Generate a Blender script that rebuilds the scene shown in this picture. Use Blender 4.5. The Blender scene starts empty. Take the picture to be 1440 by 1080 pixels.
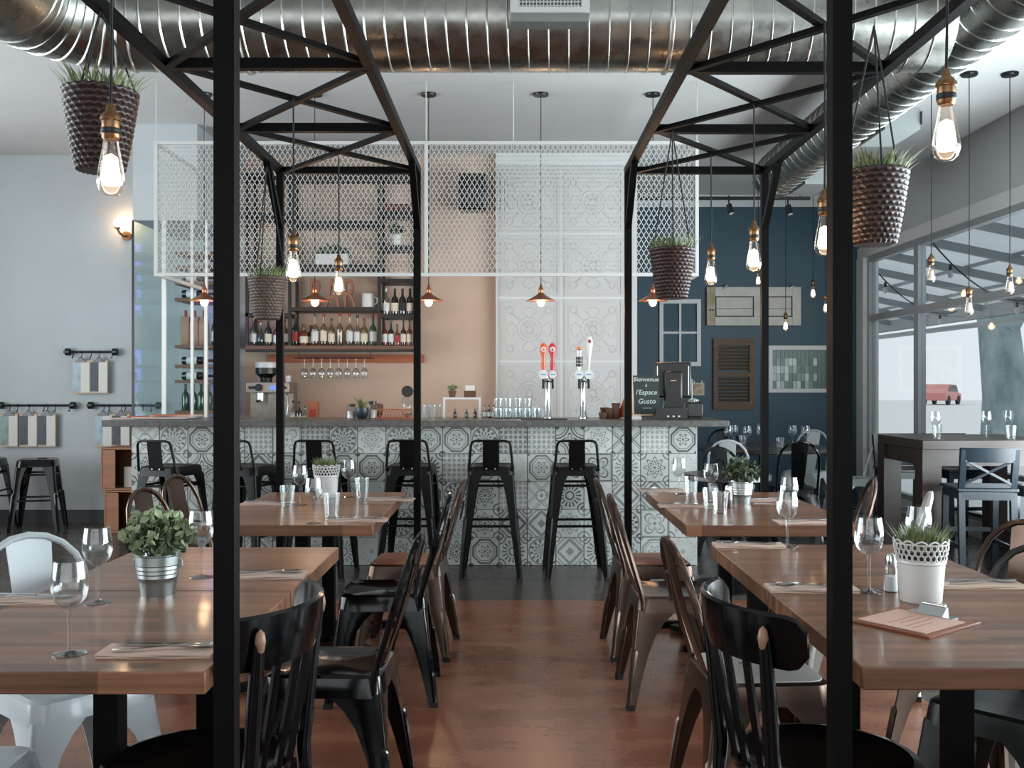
import bpy, bmesh, math, random
from math import sin, cos, pi, radians, sqrt, atan2
from mathutils import Vector, Matrix
random.seed(7)
S = bpy.context.scene
C = S.collection
# ------------------------------------------------------------ camera, world, light, exposure
CAMZ = 1.343
F = 1400.0                       # focal length in pixels of the 1440 wide frame
cam_d = bpy.data.cameras.new('camera'); cam = bpy.data.objects.new('camera', cam_d); C.objects.link(cam)
cam.location = (0, 0, CAMZ); cam.rotation_euler = (pi/2, 0, 0)
cam_d.sensor_width = 36; cam_d.lens = 36*F/1440; cam_d.shift_x = -2/1440; cam_d.clip_start = .05; cam_d.clip_end = 200
S.camera = cam
vs = S.view_settings
vs.view_transform = 'Standard'; vs.look = 'None'; vs.gamma = 1; vs.use_curve_mapping = False
vs.exposure = 0.5
W = bpy.data.worlds.new('sky'); S.world = W; W.use_nodes = True
W.node_tree.nodes['Background'].inputs[0].default_value = (.93, .97, 1, 1)
W.node_tree.nodes['Background'].inputs[1].default_value = 1.05
def area(name, loc, rot, sx, sy, e, col):
    l = bpy.data.lights.new(name, 'AREA'); l.shape = 'RECTANGLE'; l.size = sx; l.size_y = sy; l.energy = e; l.color = col
    o = bpy.data.objects.new(name, l); C.objects.link(o); o.location = loc; o.rotation_euler = rot
    return o
area('daylight_side_windows', (4.45, 4.0, 1.55), (0, pi/2+.6, 0), 2.7, 7.0, 820, (.86, .95, 1))
area('added_front_fill', (-.9, -3.45, 1.75), (pi/2+.75, 0, 0), 8.5, 2.7, 55, (.92, .97, 1))  # soft fill light added behind the camera to brighten the room
area('daylight_left_windows', (-6.6, 4.0, 1.75), (0, -pi/2-.5, 0), 2.7, 7.0, 300, (.88, .95, 1))
S.cycles.max_bounces = 8; S.cycles.transparent_max_bounces = 24; S.cycles.caustics_reflective = False; S.cycles.caustics_refractive = False

def s2l(c): return c/12.92 if c <= .04045 else ((c+.055)/1.055)**2.4
def hexc(h):
    h = h.lstrip('#'); return tuple(s2l(int(h[i:i+2], 16)/255) for i in (0, 2, 4)) + (1,)
# ------------------------------------------------------------ materials
class X:                                  # tiny expression builder for math nodes
    def __init__(s, nt, sock): s.nt = nt; s.s = sock
    def op(s, o, b=None, c=None):
        n = s.nt.nodes.new('ShaderNodeMath'); n.operation = o
        s.nt.links.new(s.s, n.inputs[0])
        for i, v in ((1, b), (2, c)):
            if v is None: continue
            if isinstance(v, X): s.nt.links.new(v.s, n.inputs[i])
            else: n.inputs[i].default_value = v
        return X(s.nt, n.outputs[0])
    def __add__(s, b): return s.op('ADD', b)
    def __sub__(s, b): return s.op('SUBTRACT', b)
    def __mul__(s, b): return s.op('MULTIPLY', b)
    def __truediv__(s, b): return s.op('DIVIDE', b)
    def abs(s): return s.op('ABSOLUTE')
    def sin(s): return s.op('SINE')
    def cos(s): return s.op('COSINE')
    def sqrt(s): return s.op('SQRT')
    def lt(s, b): return s.op('LESS_THAN', b)
    def gt(s, b): return s.op('GREATER_THAN', b)
    def max(s, b): return s.op('MAXIMUM', b)
    def min(s, b): return s.op('MINIMUM', b)
    def floor(s): return s.op('FLOOR')
    def band(s, c, w): return (s-c).abs().lt(w)
MATS = {}
def mat(name, col='#808080', rough=.5, metal=0.0, spec=.5, emit=None, es=0, coat=0, trans=0):
    if name in MATS: return MATS[name]
    m = bpy.data.materials.new(name); m.use_nodes = True
    b = m.node_tree.nodes['Principled BSDF']
    b.inputs['Base Color'].default_value = hexc(col) if isinstance(col, str) else col
    b.inputs['Roughness'].default_value = rough; b.inputs['Metallic'].default_value = metal
    b.inputs['Specular IOR Level'].default_value = spec; b.inputs['Coat Weight'].default_value = coat
    b.inputs['Coat Roughness'].default_value = .08
    if trans: b.inputs['Transmission Weight'].default_value = trans
    if emit: b.inputs['Emission Color'].default_value = hexc(emit); b.inputs['Emission Strength'].default_value = es
    MATS[name] = m
    return m
def nodes(m): return m.node_tree, m.node_tree.nodes['Principled BSDF']
def coords(nt, kind='Object', scale=(1, 1, 1)):
    t = nt.nodes.new('ShaderNodeTexCoord'); mp = nt.nodes.new('ShaderNodeMapping'); mp.inputs['Scale'].default_value = scale
    nt.links.new(t.outputs[kind], mp.inputs[0]); return mp.outputs[0]
def noise(nt, vec, scale, detail=4, rough=.55, dist=0):
    n = nt.nodes.new('ShaderNodeTexNoise'); n.inputs['Scale'].default_value = scale; n.inputs['Detail'].default_value = detail
    n.inputs['Roughness'].default_value = rough; n.inputs['Distortion'].default_value = dist
    nt.links.new(vec, n.inputs['Vector']); return n.outputs['Fac']
def ramp(nt, fac, stops):
    r = nt.nodes.new('ShaderNodeValToRGB'); e = r.color_ramp.elements
    while len(e) < len(stops): e.new(.5)
    for i, (p, c) in enumerate(stops): e[i].position = p; e[i].color = hexc(c) if isinstance(c, str) else (c, c, c, 1)
    nt.links.new(fac, r.inputs[0]); return r.outputs[0]
def mixc(nt, fac, a, b, mode='MIX'):
    n = nt.nodes.new('ShaderNodeMix'); n.data_type = 'RGBA'; n.blend_type = mode
    for sk, v in ((n.inputs[0], fac), (n.inputs[6], a), (n.inputs[7], b)):
        if hasattr(v, 'is_output'): nt.links.new(v, sk)
        elif isinstance(v, str): sk.default_value = hexc(v)
        else: sk.default_value = v
    return n.outputs[2]
def bump(nt, b, h, strength=.2, dist=.01):
    n = nt.nodes.new('ShaderNodeBump'); n.inputs['Strength'].default_value = strength; n.inputs['Distance'].default_value = dist
    nt.links.new(h, n.inputs['Height']); nt.links.new(n.outputs[0], b.inputs['Normal'])
def noisy(name, c1, c2, scale=8, rough=.5, metal=0, stretch=(1, 1, 1), bmp=0, kind='Object', r2=None, **k):
    if name in MATS: return MATS[name]
    m = mat(name, c1, rough, metal, **k); nt, b = nodes(m); v = coords(nt, kind, stretch)
    f = noise(nt, v, scale); nt.links.new(ramp(nt, f, [(.3, c1), (.7, c2)]), b.inputs['Base Color'])
    if r2 is not None: nt.links.new(ramp(nt, noise(nt, v, scale*2.3), [(.3, rough), (.7, r2)]), b.inputs['Roughness'])
    if bmp: bump(nt, b, f, bmp)
    return m
def glassmat(name, tint=(1, 1, 1, 1), refl=1, edge=.55, f0=.04):
    m = bpy.data.materials.new(name); m.use_nodes = True; nt = m.node_tree; nt.nodes.clear()
    o = nt.nodes.new('ShaderNodeOutputMaterial'); t = nt.nodes.new('ShaderNodeBsdfTransparent'); g = nt.nodes.new('ShaderNodeBsdfGlossy')
    g.inputs['Roughness'].default_value = .02; g.inputs['Color'].default_value = (refl, refl, refl, 1)
    t.inputs['Color'].default_value = tint
    lw = nt.nodes.new('ShaderNodeLayerWeight'); lw.inputs[0].default_value = .5
    x = X(nt, lw.outputs['Facing']); x = x.op('POWER', 3.0)*edge + f0
    mx = nt.nodes.new('ShaderNodeMixShader'); nt.links.new(x.s, mx.inputs[0]); nt.links.new(t.outputs[0], mx.inputs[1]); nt.links.new(g.outputs[0], mx.inputs[2])
    nt.links.new(mx.outputs[0], o.inputs[0]); MATS[name] = m; return m
G_CLEAR = glassmat('clear_glass', (.91, .925, .925, 1), edge=.8, f0=.05)
G_PANE = glassmat('window_glass', (.80, .82, .83, 1), edge=.3, f0=.03)
G_CELLAR = glassmat('cellar_glass', (.90, .95, .95, 1), edge=.25, f0=.01)
G_BULB = glassmat('bulb_glass', (1, .93, .86, 1), edge=.5, f0=.05)
WHITE = noisy('white_wall_paint', '#a9aeb0', '#a4a9ab', 3, .7)
CEIL = noisy('ceiling_paint', '#bcbcba', '#b6b6b4', 2, .85)
BEIGE = noisy('beige_wall_paint', '#bba392', '#b39a89', 2, .6)
BLUE = noisy('blue_wall_paint', '#214353', '#1e3e4d', 2, .5)
TIN = mat('white_tin', '#b5b5b4', .42)
TRIM = mat('white_trim', '#c6c9c8', .5)
BASEB = mat('black_baseboard', '#1c2124', .5)
BLACKM = noisy('black_steel', '#050505', '#090808', 20, .45, 0, spec=.08)
BLACKG = mat('black_gloss_metal', '#040506', .10, .0, .3, coat=0)
BLACKS = noisy('black_stool_metal', '#050506', '#0a0a0a', 15, .34, 0, spec=.14)
GUN = noisy('brown_gunmetal', '#4a3a31', '#5c4d44', 9, .26, .85)
GUNB = noisy('grey_gunmetal', '#323434', '#444646', 9, .34, .8)
STEELW = noisy('silver_metal', '#b4b3ae', '#c0bfba', 7, .34, .25)
WHITEM = mat('white_painted_metal', '#a9b0b3', .3, 0, .5, coat=.3)
COPPERW = noisy('copper_seat', '#8a4c35', '#7a4532', 6, .4, .1)
BWOOD = noisy('black_lacquer_wood', '#030405', '#07090b', 12, .15, 0, spec=.24)
WORN = mat('worn_tan_wood', '#8d6c58', .4)
GALV = noisy('galvanised_steel', '#8b8d88', '#a5a6a0', 5, .22, 1.0, r2=.36)
SEAM = mat('duct_seam_steel', '#b4b6b2', .3, 1.0)
ZINC = noisy('zinc_bucket_steel', '#8f9492', '#a8acaa', 6, .3, .9)
BRASS = mat('aged_brass', '#7a5c40', .34, .9)
COPPER = mat('copper_metal', '#a8694a', .3, .9)
CORD = mat('black_cord', '#0a0a0a', .8)
CHROME = mat('chrome', '#c4c8ca', .12, 1.0)
FILA = mat('lamp_filament', '#ffffff', .5, emit='#ffdcb8', es=7)
GLOW = mat('lamp_glow', '#ffffff', .5, emit='#ffd9ae', es=9)
BLUELED = mat('violet_led', '#ffffff', .5, emit='#5a50ff', es=1.6)
PAPER = mat('paper', '#c9c6c0', .8)
NAPKIN = noisy('napkin_paper', '#c5afa2', '#bda69a', 30, .85)
RUBBER = mat('black_rubber', '#08080a', .6)
BLACKP = mat('black_plastic', '#090a0b', .35)
DWOOD = noisy('dark_brown_wood', '#231813', '#302219', 6, .4, 0, (1, 8, 8))
NAVY = noisy('dark_blue_black_wood', '#0c1a22', '#112430', 8, .35, 0, (6, 6, 1))
CRATE = noisy('pine_crate_wood', '#9a6a4c', '#86593e', 6, .6, 0, (1, 1, 8))
SHELFW = noisy('shelf_wood', '#6f4c38', '#5c3d2c', 5, .5, 0, (1, 6, 6))
SHELFB = mat('black_shelf_frame', '#0e0a09', .45)
WICKER = noisy('dark_wicker', '#33201a', '#1e1310', 30, .42, 0, bmp=.3)
WICKERL = noisy('grey_brown_wicker', '#574a40', '#3a3029', 30, .5, 0, bmp=.3)
SOIL = mat('dark_soil', '#17130f', .9)
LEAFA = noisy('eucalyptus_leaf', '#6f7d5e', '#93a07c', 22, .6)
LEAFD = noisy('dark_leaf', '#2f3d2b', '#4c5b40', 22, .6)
GRASS = noisy('grass_blade_green', '#4c5a35', '#79865c', 14, .6)
POTW = mat('white_enamel_pot', '#c3c2c0', .35)
DPOT = mat('dark_teal_pot', '#16262e', .4)
TERRA = noisy('brown_clay', '#5a3a2a', '#4a2f22', 9, .7)
ORANGEW = noisy('orange_wood', '#a55a38', '#94502f', 6, .5)
CHALK = mat('chalkboard', '#16211f', .75)
CHALKW = mat('chalk', '#a9b3ae', .9)
MESHW = mat('white_mesh_paint', '#b9b9b5', .45)
# wood tabletop: staves along x, end blocks showing on the side edges
def woodtop():
    m = mat('walnut_butcher_block', '#7a5238', .3, coat=.15); nt, b = nodes(m)
    v = coords(nt, 'Object'); sp = nt.nodes.new('ShaderNodeSeparateXYZ'); nt.links.new(v, sp.inputs[0])
    y = X(nt, sp.outputs[1]); idx = (y/.034).floor()
    xx = X(nt, sp.outputs[0])
    w1 = nt.nodes.new('ShaderNodeTexWhiteNoise'); w1.noise_dimensions = '1D'; nt.links.new(idx.s, w1.inputs['W'])
    seg = ((xx + X(nt, w1.outputs[0])*3)/.55).floor()
    w = nt.nodes.new('ShaderNodeTexWhiteNoise'); w.noise_dimensions = '2D'
    cb = nt.nodes.new('ShaderNodeCombineXYZ'); nt.links.new(idx.s, cb.inputs[0]); nt.links.new(seg.s, cb.inputs[1]); nt.links.new(cb.outputs[0], w.inputs['Vector'])
    g = noise(nt, coords(nt, 'Object', (2.2, 55, 55)), 1.3, 6, .6, .15)
    f = X(nt, w.outputs[0])*.42 + X(nt, g)*.75
    nt.links.new(ramp(nt, f.s, [(.18, '#3a2317'), (.5, '#65422d'), (.85, '#865d43')]), b.inputs['Base Color'])
    nt.links.new(ramp(nt, g, [(.2, .26), (.8, .42)]), b.inputs['Roughness'])
    return m
WOODT = woodtop()
def floormat():
    m = mat('polished_stained_concrete', '#70442f', .3); nt, b = nodes(m)
    v = coords(nt, 'Object'); n1 = noise(nt, v, .9, 6, .6, .3); n2 = noise(nt, v, 6, 5, .6, .1)
    n3 = noise(nt, coords(nt, 'Object', (.6, 2.2, 1)), 2.2, 4, .5, .2)
    f = X(nt, n1)*.35 + X(nt, n2)*.25 + X(nt, n3)*.42
    red = ramp(nt, f.s, [(.3, '#533225'), (.5, '#724836'), (.7, '#92664f')])
    grey = ramp(nt, f.s, [(.25, '#2a2521'), (.52, '#413b36'), (.78, '#5f5850')])
    sp = nt.nodes.new('ShaderNodeSeparateXYZ'); nt.links.new(v, sp.inputs[0])
    y = X(nt, sp.outputs[1]); x = X(nt, sp.outputs[0])
    side = (y + X(nt, n2)*.05).gt(6.2).max((x*-1).gt(2.3)).max(x.gt(1.75))
    c = mixc(nt, side.s, red, grey)
    j = y.band(4.99, .004).max(y.band(2.6, .004)).max(x.band(-2.3, .004))
    c = mixc(nt, (j*.55).s, c, '#2a1d17')
    nt.links.new(c, b.inputs['Base Color'])
    nt.links.new(ramp(nt, f.s, [(.3, .18), (.75, .38)]), b.inputs['Roughness'])
    return m
FLOORM = floormat()
# patterned cement tiles: eight line patterns on local tile coordinates
def tilemat(k, base='#b9bcb8', dark='#2c3135'):
    m = mat('patterned_tile_%s' % 'abcdefghij'[k], base, .35); nt, b = nodes(m)
    v = coords(nt, 'Object', (9.7, 9.7, 9.7)); sp = nt.nodes.new('ShaderNodeSeparateXYZ'); nt.links.new(v, sp.inputs[0])
    x = X(nt, sp.outputs[0]); y = X(nt, sp.outputs[2]); ax = x.abs(); ay = y.abs()
    r = (x*x + y*y).sqrt(); th = y.op('ARCTAN2', x)
    rc = ((ax-1)*(ax-1) + (ay-1)*(ay-1)).sqrt()
    d1 = ax + ay; octo = ax.max(ay).max(d1*.72)
    if k == 0: f = r.band((th*8).cos()*.14+.6, .05).max(r.band((th*8).cos()*.1+.33, .06)).max(r.lt(.1)).max(rc.band(.4, .05)).max(rc.lt(.16))
    elif k == 1: f = octo.band(.84, .07).max(octo.band(.66, .025)).max(r.band((th*6).cos()*.12+.3, .05)).max(r.lt(.08)).max(rc.lt(.2))
    elif k == 2: f = ((d1*9).sin().gt(.35)*d1.lt(1.25)).max(octo.band(.95, .04)*d1.gt(1.1)).max(rc.band(.3, .06))
    elif k == 3: f = rc.band(.92, .05).max(rc.band(.72, .03)).max(rc.lt(.3)).max(r.band((th*4).cos()*.15+.3, .06))
    elif k == 4: f = ((x*9).sin()*(y*9).sin()).abs().gt(.42).max(d1.band(1, .04))*.75
    elif k == 5: f = (((th*12).sin()*(r*11).sin()).gt(.1)*r.lt(.88)).max(r.band(.9, .04)).max(rc.band(.25, .07))
    elif k == 6: f = r.band((th*2).sin().abs()*.55+.32, .06).max(r.band((th*2).sin().abs()*.35+.2, .03)).max(ax.max(ay).band(.93, .03)).max(d1.lt(.14))
    elif k == 7: f = (r.band((th*8).cos().abs()*.35+.45, .035).max(d1.band(1.2, .03)).max(r.lt(.16)))*.5
    elif k == 8: f = ((th*16).cos().gt(.1)*r.band(.62, .2)).max(r.band(.28, .06)).max(rc.band(.45, .05)).max(rc.band(.2, .06))
    else: f = (ax-ay).abs().band(.5, .05).max((ax-ay).abs().band(.3, .03)).max(octo.band(.4, .05)).max(r.lt(.12)).max(d1.gt(1.75))
    n = noise(nt, v, 2.2, 5, .7); oi = nt.nodes.new('ShaderNodeObjectInfo'); rnd = X(nt, oi.outputs['Random'])
    wear = X(nt, n).op('MINIMUM', 1.0)*.7 + .55
    c0 = mixc(nt, rnd.s, base, '#a3a6a1')
    c = mixc(nt, (f*wear*(rnd*.4+.6)).s, c0, dark)
    nt.links.new(c, b.inputs['Base Color']); return m
TILES = [tilemat(k) for k in range(10)]
# ------------------------------------------------------------ mesh helpers
class MB:
    def __init__(s): s.v = []; s.f = []
    def add(s, vs_, fs):
        o = len(s.v); s.v += [tuple(p) for p in vs_]; s.f += [tuple(i+o for i in f) for f in fs]; return s
    def box(s, x0, x1, y0, y1, z0, z1):
        return s.add([(x, y, z) for z in (z0, z1) for y in (y0, y1) for x in (x0, x1)],
                     [(0, 2, 3, 1), (4, 5, 7, 6), (0, 1, 5, 4), (2, 6, 7, 3), (0, 4, 6, 2), (1, 3, 7, 5)])
    def cbox(s, c, d): return s.box(c[0]-d[0]/2, c[0]+d[0]/2, c[1]-d[1]/2, c[1]+d[1]/2, c[2]-d[2]/2, c[2]+d[2]/2)
    def beam(s, a, b, w, h=None, up=(0, 0, 1)):
        a = Vector(a); b = Vector(b); h = h or w; d = (b-a).normalized(); u = Vector(up)
        if abs(d.dot(u)) > .99: u = Vector((0, 1, 0))
        r = d.cross(u).normalized(); u = r.cross(d)
        vs_ = [p + r*sx*w/2 + u*sy*h/2 for p in (a, b) for sx, sy in ((-1, -1), (1, -1), (1, 1), (-1, 1))]
        return s.add(vs_, [(0, 1, 2, 3), (7, 6, 5, 4), (0, 4, 5, 1), (1, 5, 6, 2), (2, 6, 7, 3), (3, 7, 4, 0)])
    def tube(s, pts, r, n=8, closed=False, cap=True):
        pts = [Vector(p) for p in pts]; m = len(pts); rs = r if isinstance(r, (list, tuple)) else [r]*m
        ring = []; u = None
        for i, p in enumerate(pts):
            a = pts[(i-1) % m] if (closed or i) else pts[0]; b = pts[(i+1) % m] if (closed or i < m-1) else pts[-1]
            d = (b-a).normalized()
            if u is None:
                u = Vector((0, 0, 1)) if abs(d.z) < .9 else Vector((1, 0, 0))
            u = (u - d*u.dot(d)).normalized(); w = d.cross(u)
            ring.append([p + (u*cos(2*pi*k/n) + w*sin(2*pi*k/n))*rs[i] for k in range(n)])
        vs_ = [q for g in ring for q in g]; fs = []
        for i in range(m if closed else m-1):
            j = (i+1) % m
            fs += [(i*n+k, i*n+(k+1) % n, j*n+(k+1) % n, j*n+k) for k in range(n)]
        if cap and not closed: fs += [tuple(range(n-1, -1, -1)), tuple((m-1)*n+k for k in range(n))]
        return s.add(vs_, fs)
    def lathe(s, prof, n=24, c=(0, 0, 0), closed_top=False):
        vs_ = []; fs = []; m = len(prof)
        for r, z in prof: vs_ += [(c[0]+r*cos(2*pi*k/n), c[1]+r*sin(2*pi*k/n), c[2]+z) for k in range(n)]
        for i in range(m-1): fs += [(i*n+k, i*n+(k+1) % n, (i+1)*n+(k+1) % n, (i+1)*n+k) for k in range(n)]
        if prof[0][0] > 1e-5: fs.append(tuple(range(n-1, -1, -1)))
        if closed_top: fs.append(tuple((m-1)*n+k for k in range(n)))
        return s.add(vs_, fs)
    def prism(s, poly, a0, a1, ax='z'):
        n = len(poly)
        def P(u, v, w): return {'z': (u, v, w), 'y': (u, w, v), 'x': (w, u, v)}[ax]
        return s.add([P(u, v, a0) for u, v in poly] + [P(u, v, a1) for u, v in poly],
                     [tuple(range(n-1, -1, -1)), tuple(range(n, 2*n))] + [(i, (i+1) % n, n+(i+1) % n, n+i) for i in range(n)])
    def loft(s, rings, cap0=True, cap1=True):
        n = len(rings[0]); fs = []
        for i in range(len(rings)-1): fs += [(i*n+k, i*n+(k+1) % n, (i+1)*n+(k+1) % n, (i+1)*n+k) for k in range(n)]
        if cap0: fs.append(tuple(range(n-1, -1, -1)))
        if cap1: fs.append(tuple((len(rings)-1)*n+k for k in range(n)))
        return s.add([p for r in rings for p in r], fs)
    def xf(s, M):
        s.v = [tuple(M @ Vector(p)) for p in s.v]; return s
    def mesh(s, name, m, smooth=True, ang=38):
        me = bpy.data.meshes.new(name); me.from_pydata(s.v, [], s.f)
        bm = bmesh.new(); bm.from_mesh(me); bmesh.ops.recalc_face_normals(bm, faces=bm.faces); bm.to_mesh(me); bm.free()
        me.polygons.foreach_set('use_smooth', [smooth]*len(me.polygons))
        if smooth: me.set_sharp_from_angle(angle=radians(ang))
        if m: me.materials.append(m)
        return me
    def build(s, name, m, parent=None, loc=None, bevel=0, smooth=True, **tagk):
        o = bpy.data.objects.new(name, s.mesh(name, m, smooth)); C.objects.link(o)
        if parent: o.parent = parent
        if loc: o.location = loc
        if bevel:
            b = o.modifiers.new('bevel', 'BEVEL'); b.width = bevel; b.segments = 2; b.limit_method = 'ANGLE'
        if tagk: tag(o, **tagk)
        return o
def tag(o, label=None, cat=None, group=None, kind=None):
    for k, v in (('label', label), ('category', cat), ('group', group), ('kind', kind)):
        if v: o[k] = v
    return o
def thing(name, label, cat, loc=(0, 0, 0), rz=0, group=None):
    o = bpy.data.objects.new(name, None); C.objects.link(o); o.location = loc; o.rotation_euler = (0, 0, rz)
    o.empty_display_size = .05
    return tag(o, label, cat, group)
def dup(root, loc=None, rz=None, label=None, group=None, sc=None):
    r = root.copy(); C.objects.link(r)
    if loc: r.location = loc
    if rz is not None: r.rotation_euler = (0, 0, rz)
    if sc: r.scale = (sc, sc, sc) if not isinstance(sc, tuple) else sc
    tag(r, label, None, group)
    for ch in list(root.children):
        c = ch.copy(); C.objects.link(c); c.parent = r
        for g in ch.children:
            d = g.copy(); C.objects.link(d); d.parent = c
    return r
class Proto:                                # first use moves the prototype itself, later uses copy it
    def __init__(s, root): s.root = root; s.used = False
    def __call__(s, loc, rz=0, label=None, group=None, sc=None):
        if not s.used:
            s.used = True; o = s.root; o.location = loc; o.rotation_euler = (0, 0, rz); tag(o, label, None, group)
            if sc: o.scale = (sc, sc, sc) if not isinstance(sc, tuple) else sc
            return o
        return dup(s.root, loc, rz, label, group, sc)
def share(parent, src, loc, rot=None, sc=None):     # one more piece sharing mesh data
    o = src.copy(); C.objects.link(o); o.parent = parent; o.location = loc
    if rot: o.rotation_euler = rot
    if sc: o.scale = sc
    return o
def struct(o): o['kind'] = 'structure'; return o
def px(x, y, D): return ((x-722)*D/F, D, CAMZ-(y-540)*D/F)     # photo pixel + distance -> point
def rsq(h, hy, r, z, n=5, cx=0, cy=0):              # rounded rectangle ring
    out = []
    for sx, sy, a0 in ((1, 1, 0), (-1, 1, pi/2), (-1, -1, pi), (1, -1, 3*pi/2)):
        for k in range(n):
            a = a0 + pi/2*k/(n-1); out.append((cx+sx*(h-r)+r*cos(a), cy+sy*(hy-r)+r*sin(a), z))
    return out
def text_mesh(txt, size, depth=.002, shear=0):
    cu = bpy.data.curves.new('lettering', 'FONT'); cu.body = txt; cu.size = size; cu.extrude = depth; cu.align_x = 'CENTER'; cu.shear = shear
    cu.resolution_u = 3
    o = bpy.data.objects.new('lettering', cu); C.objects.link(o)
    me = bpy.data.meshes.new_from_object(o.evaluated_get(bpy.context.evaluated_depsgraph_get()))
    bpy.data.objects.remove(o); return me
# ============================================================ the room
CZ = 3.56; BY = 9.65; FY = 11.67; RX = 4.05; LX = -6.2; Y0 = -3.3
struct(MB().box(LX, RX, Y0, FY+.1, -.1, 0).build('floor', FLOORM, smooth=False))
struct(MB().box(LX-.15, RX+.15, Y0-.15, FY+.15, CZ, CZ+.15).build('ceiling', CEIL, smooth=False))
wb = struct(MB().box(LX, -2.62, BY, BY+.15, 0, CZ).build('wall_back', WHITE, smooth=False))
struct(MB().box(-2.62, -.17, BY, BY+.15, 0, CZ).build('wall_bar', BEIGE, smooth=False))
wt = struct(MB().box(-.17, 1.185, BY-.1, BY+.15, 0, CZ).build('wall_tin', TRIM, smooth=False))
struct(MB().box(1.03, 1.185, BY+.15, FY, 0, CZ).build('wall_side', WHITE, smooth=False))
struct(MB().box(1.03, RX+.15, FY, FY+.15, 0, 3.42).build('wall_blue', BLUE, smooth=False))
struct(MB().box(1.03, RX+.15, FY, FY+.15, 3.42, CZ).build('trim_1', TRIM, smooth=False))
struct(MB().box(LX-.15, LX, Y0, BY+.15, 0, .4).box(LX-.15, LX, Y0, BY+.15, 3.1, CZ).box(LX-.15, LX, Y0, .4, .4, 3.1).box(LX-.15, LX, 7.6, BY+.15, .4, 3.1).build('wall_left', WHITE, smooth=False))
struct(MB().box(LX, -2.62, BY-.015, BY, 0, .125).build('baseboard_back', BASEB, smooth=False))
# tin tiles pressed with a ring, a rosette and border beads (two columns)
def tin_tile():
    m = MB(); h = .297
    m.box(-h, h, -.004, 0, -h, h)
    for a, w, d in ((.27, .012, .012), (.235, .006, .008)):
        for z in (-a, a): m.box(-a-w/2, a+w/2, -d, 0, z-w/2, z+w/2)
        for x in (-a, a): m.box(x-w/2, x+w/2, -d, 0, -a, a)
    def ring(cx, cz, R, r, n=20):
        m.tube([(cx+R*cos(2*pi*k/n), -.004, cz+R*sin(2*pi*k/n)) for k in range(n)], r, 5, closed=True)
    ring(0, 0, .115, .005); ring(0, 0, .085, .0035, 16); ring(0, 0, .03, .005, 8)
    for sx in (-1, 1):
        for sz in (-1, 1):
            ring(sx*.185, sz*.185, .03, .007, 8)
            m.beam((sx*.1, -.006, sz*.1), (sx*.165, -.006, sz*.165), .012, .01)
    for k in range(4):
        a = pi/2*k; c_, s_ = cos(a), sin(a)
        for q in (-1, 1): m.tube([(c_*.125-s_*q*.02, -.004, s_*.125+c_*q*.02), (c_*.17-s_*q*.07, -.005, s_*.17+c_*q*.07), (c_*.2-s_*q*.05, -.005, s_*.2+c_*q*.05), (c_*.215, -.004, s_*.215)], .004, 5)
    for k in range(8):
        a = pi/4*k; m.beam((.035*cos(a), -.006, .035*sin(a)), (.08*cos(a), -.006, .08*sin(a)), .016, .012)
    return m
src = None
for c in range(2):
    for r in range(6):
        loc = (.155+.61*c, BY-.1, CZ-.17-.305-.61*r)
        if loc[2] < .3: continue
        if src is None: src = tin_tile().build('tin_panel', TIN, wt, loc)
        else: share(wt, src, loc)
MB().box(-.17, -.151, BY-.112, BY-.1, 0, CZ-.17).build('tin_border', TIN, wt)
MB().box(1.072, 1.185, BY-.112, BY-.1, 0, CZ-.17).build('tin_border', TIN, wt)
MB().box(-.17, 1.185, BY-.13, BY-.1, CZ-.17, CZ-.14).build('cornice', TIN, wt)
# right wall: header, sill and long windows
wr = struct(MB().box(RX, RX+.15, Y0, FY, 2.92, CZ).build('wall_right', WHITE, smooth=False))
struct(MB().box(RX-.02, RX+.15, Y0, FY, 2.8, 2.92).build('trim_2', TRIM, smooth=False))
struct(MB().box(RX, RX+.15, Y0, FY, 0, .14).build('trim_3', TRIM, smooth=False))
struct(MB().box(RX-.03, RX+.15, 11.45, FY, .14, 2.8).build('trim_4', TRIM, smooth=False))
FRAME = mat('grey_window_frame', '#8d9294', .4)
ys = [11.45, 10.07, 7.75, 5.4, 3.0, .6, -1.4, Y0]
for i in range(len(ys)-1):
    a, b = ys[i+1], ys[i]; m = MB()
    m.box(RX+.02, RX+.1, b-.055, b+.0, .14, 2.8).box(RX+.02, RX+.1, a, a+.055, .14, 2.8)
    m.box(RX+.02, RX+.1, a+.055, b-.055, 2.06, 2.13).box(RX+.02, RX+.1, a+.055, b-.055, 2.74, 2.8).box(RX+.02, RX+.1, a+.055, b-.055, .14, .2)
    if i < 2: m.box(RX+.02, RX+.1, a+.055, b-.055, .56, .60)
    w = struct(m.build('window_%d' % (i+1), FRAME, smooth=False))
    for z0, z1 in ((.2, 2.06), (2.13, 2.74)):
        MB().box(RX+.055, RX+.061, a+.055, b-.055, z0, z1).build('pane', G_PANE, w)
# front wall behind the camera, its long opening added to let the fill light in
wf = struct(MB().box(LX, RX, Y0-.15, Y0, 0, .4).box(LX, RX, Y0-.15, Y0, 3.1, CZ).box(LX, -5.15, Y0-.15, Y0, .4, 3.1).box(3.35, RX, Y0-.15, Y0, .4, 3.1).build('wall_front', WHITE, smooth=False))
# wine cellar bulkhead
struct(MB().box(-3.25, -2.7, 8.5, BY, 2.74, CZ).build('wall_bulkhead', WHITE, smooth=False))
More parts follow.
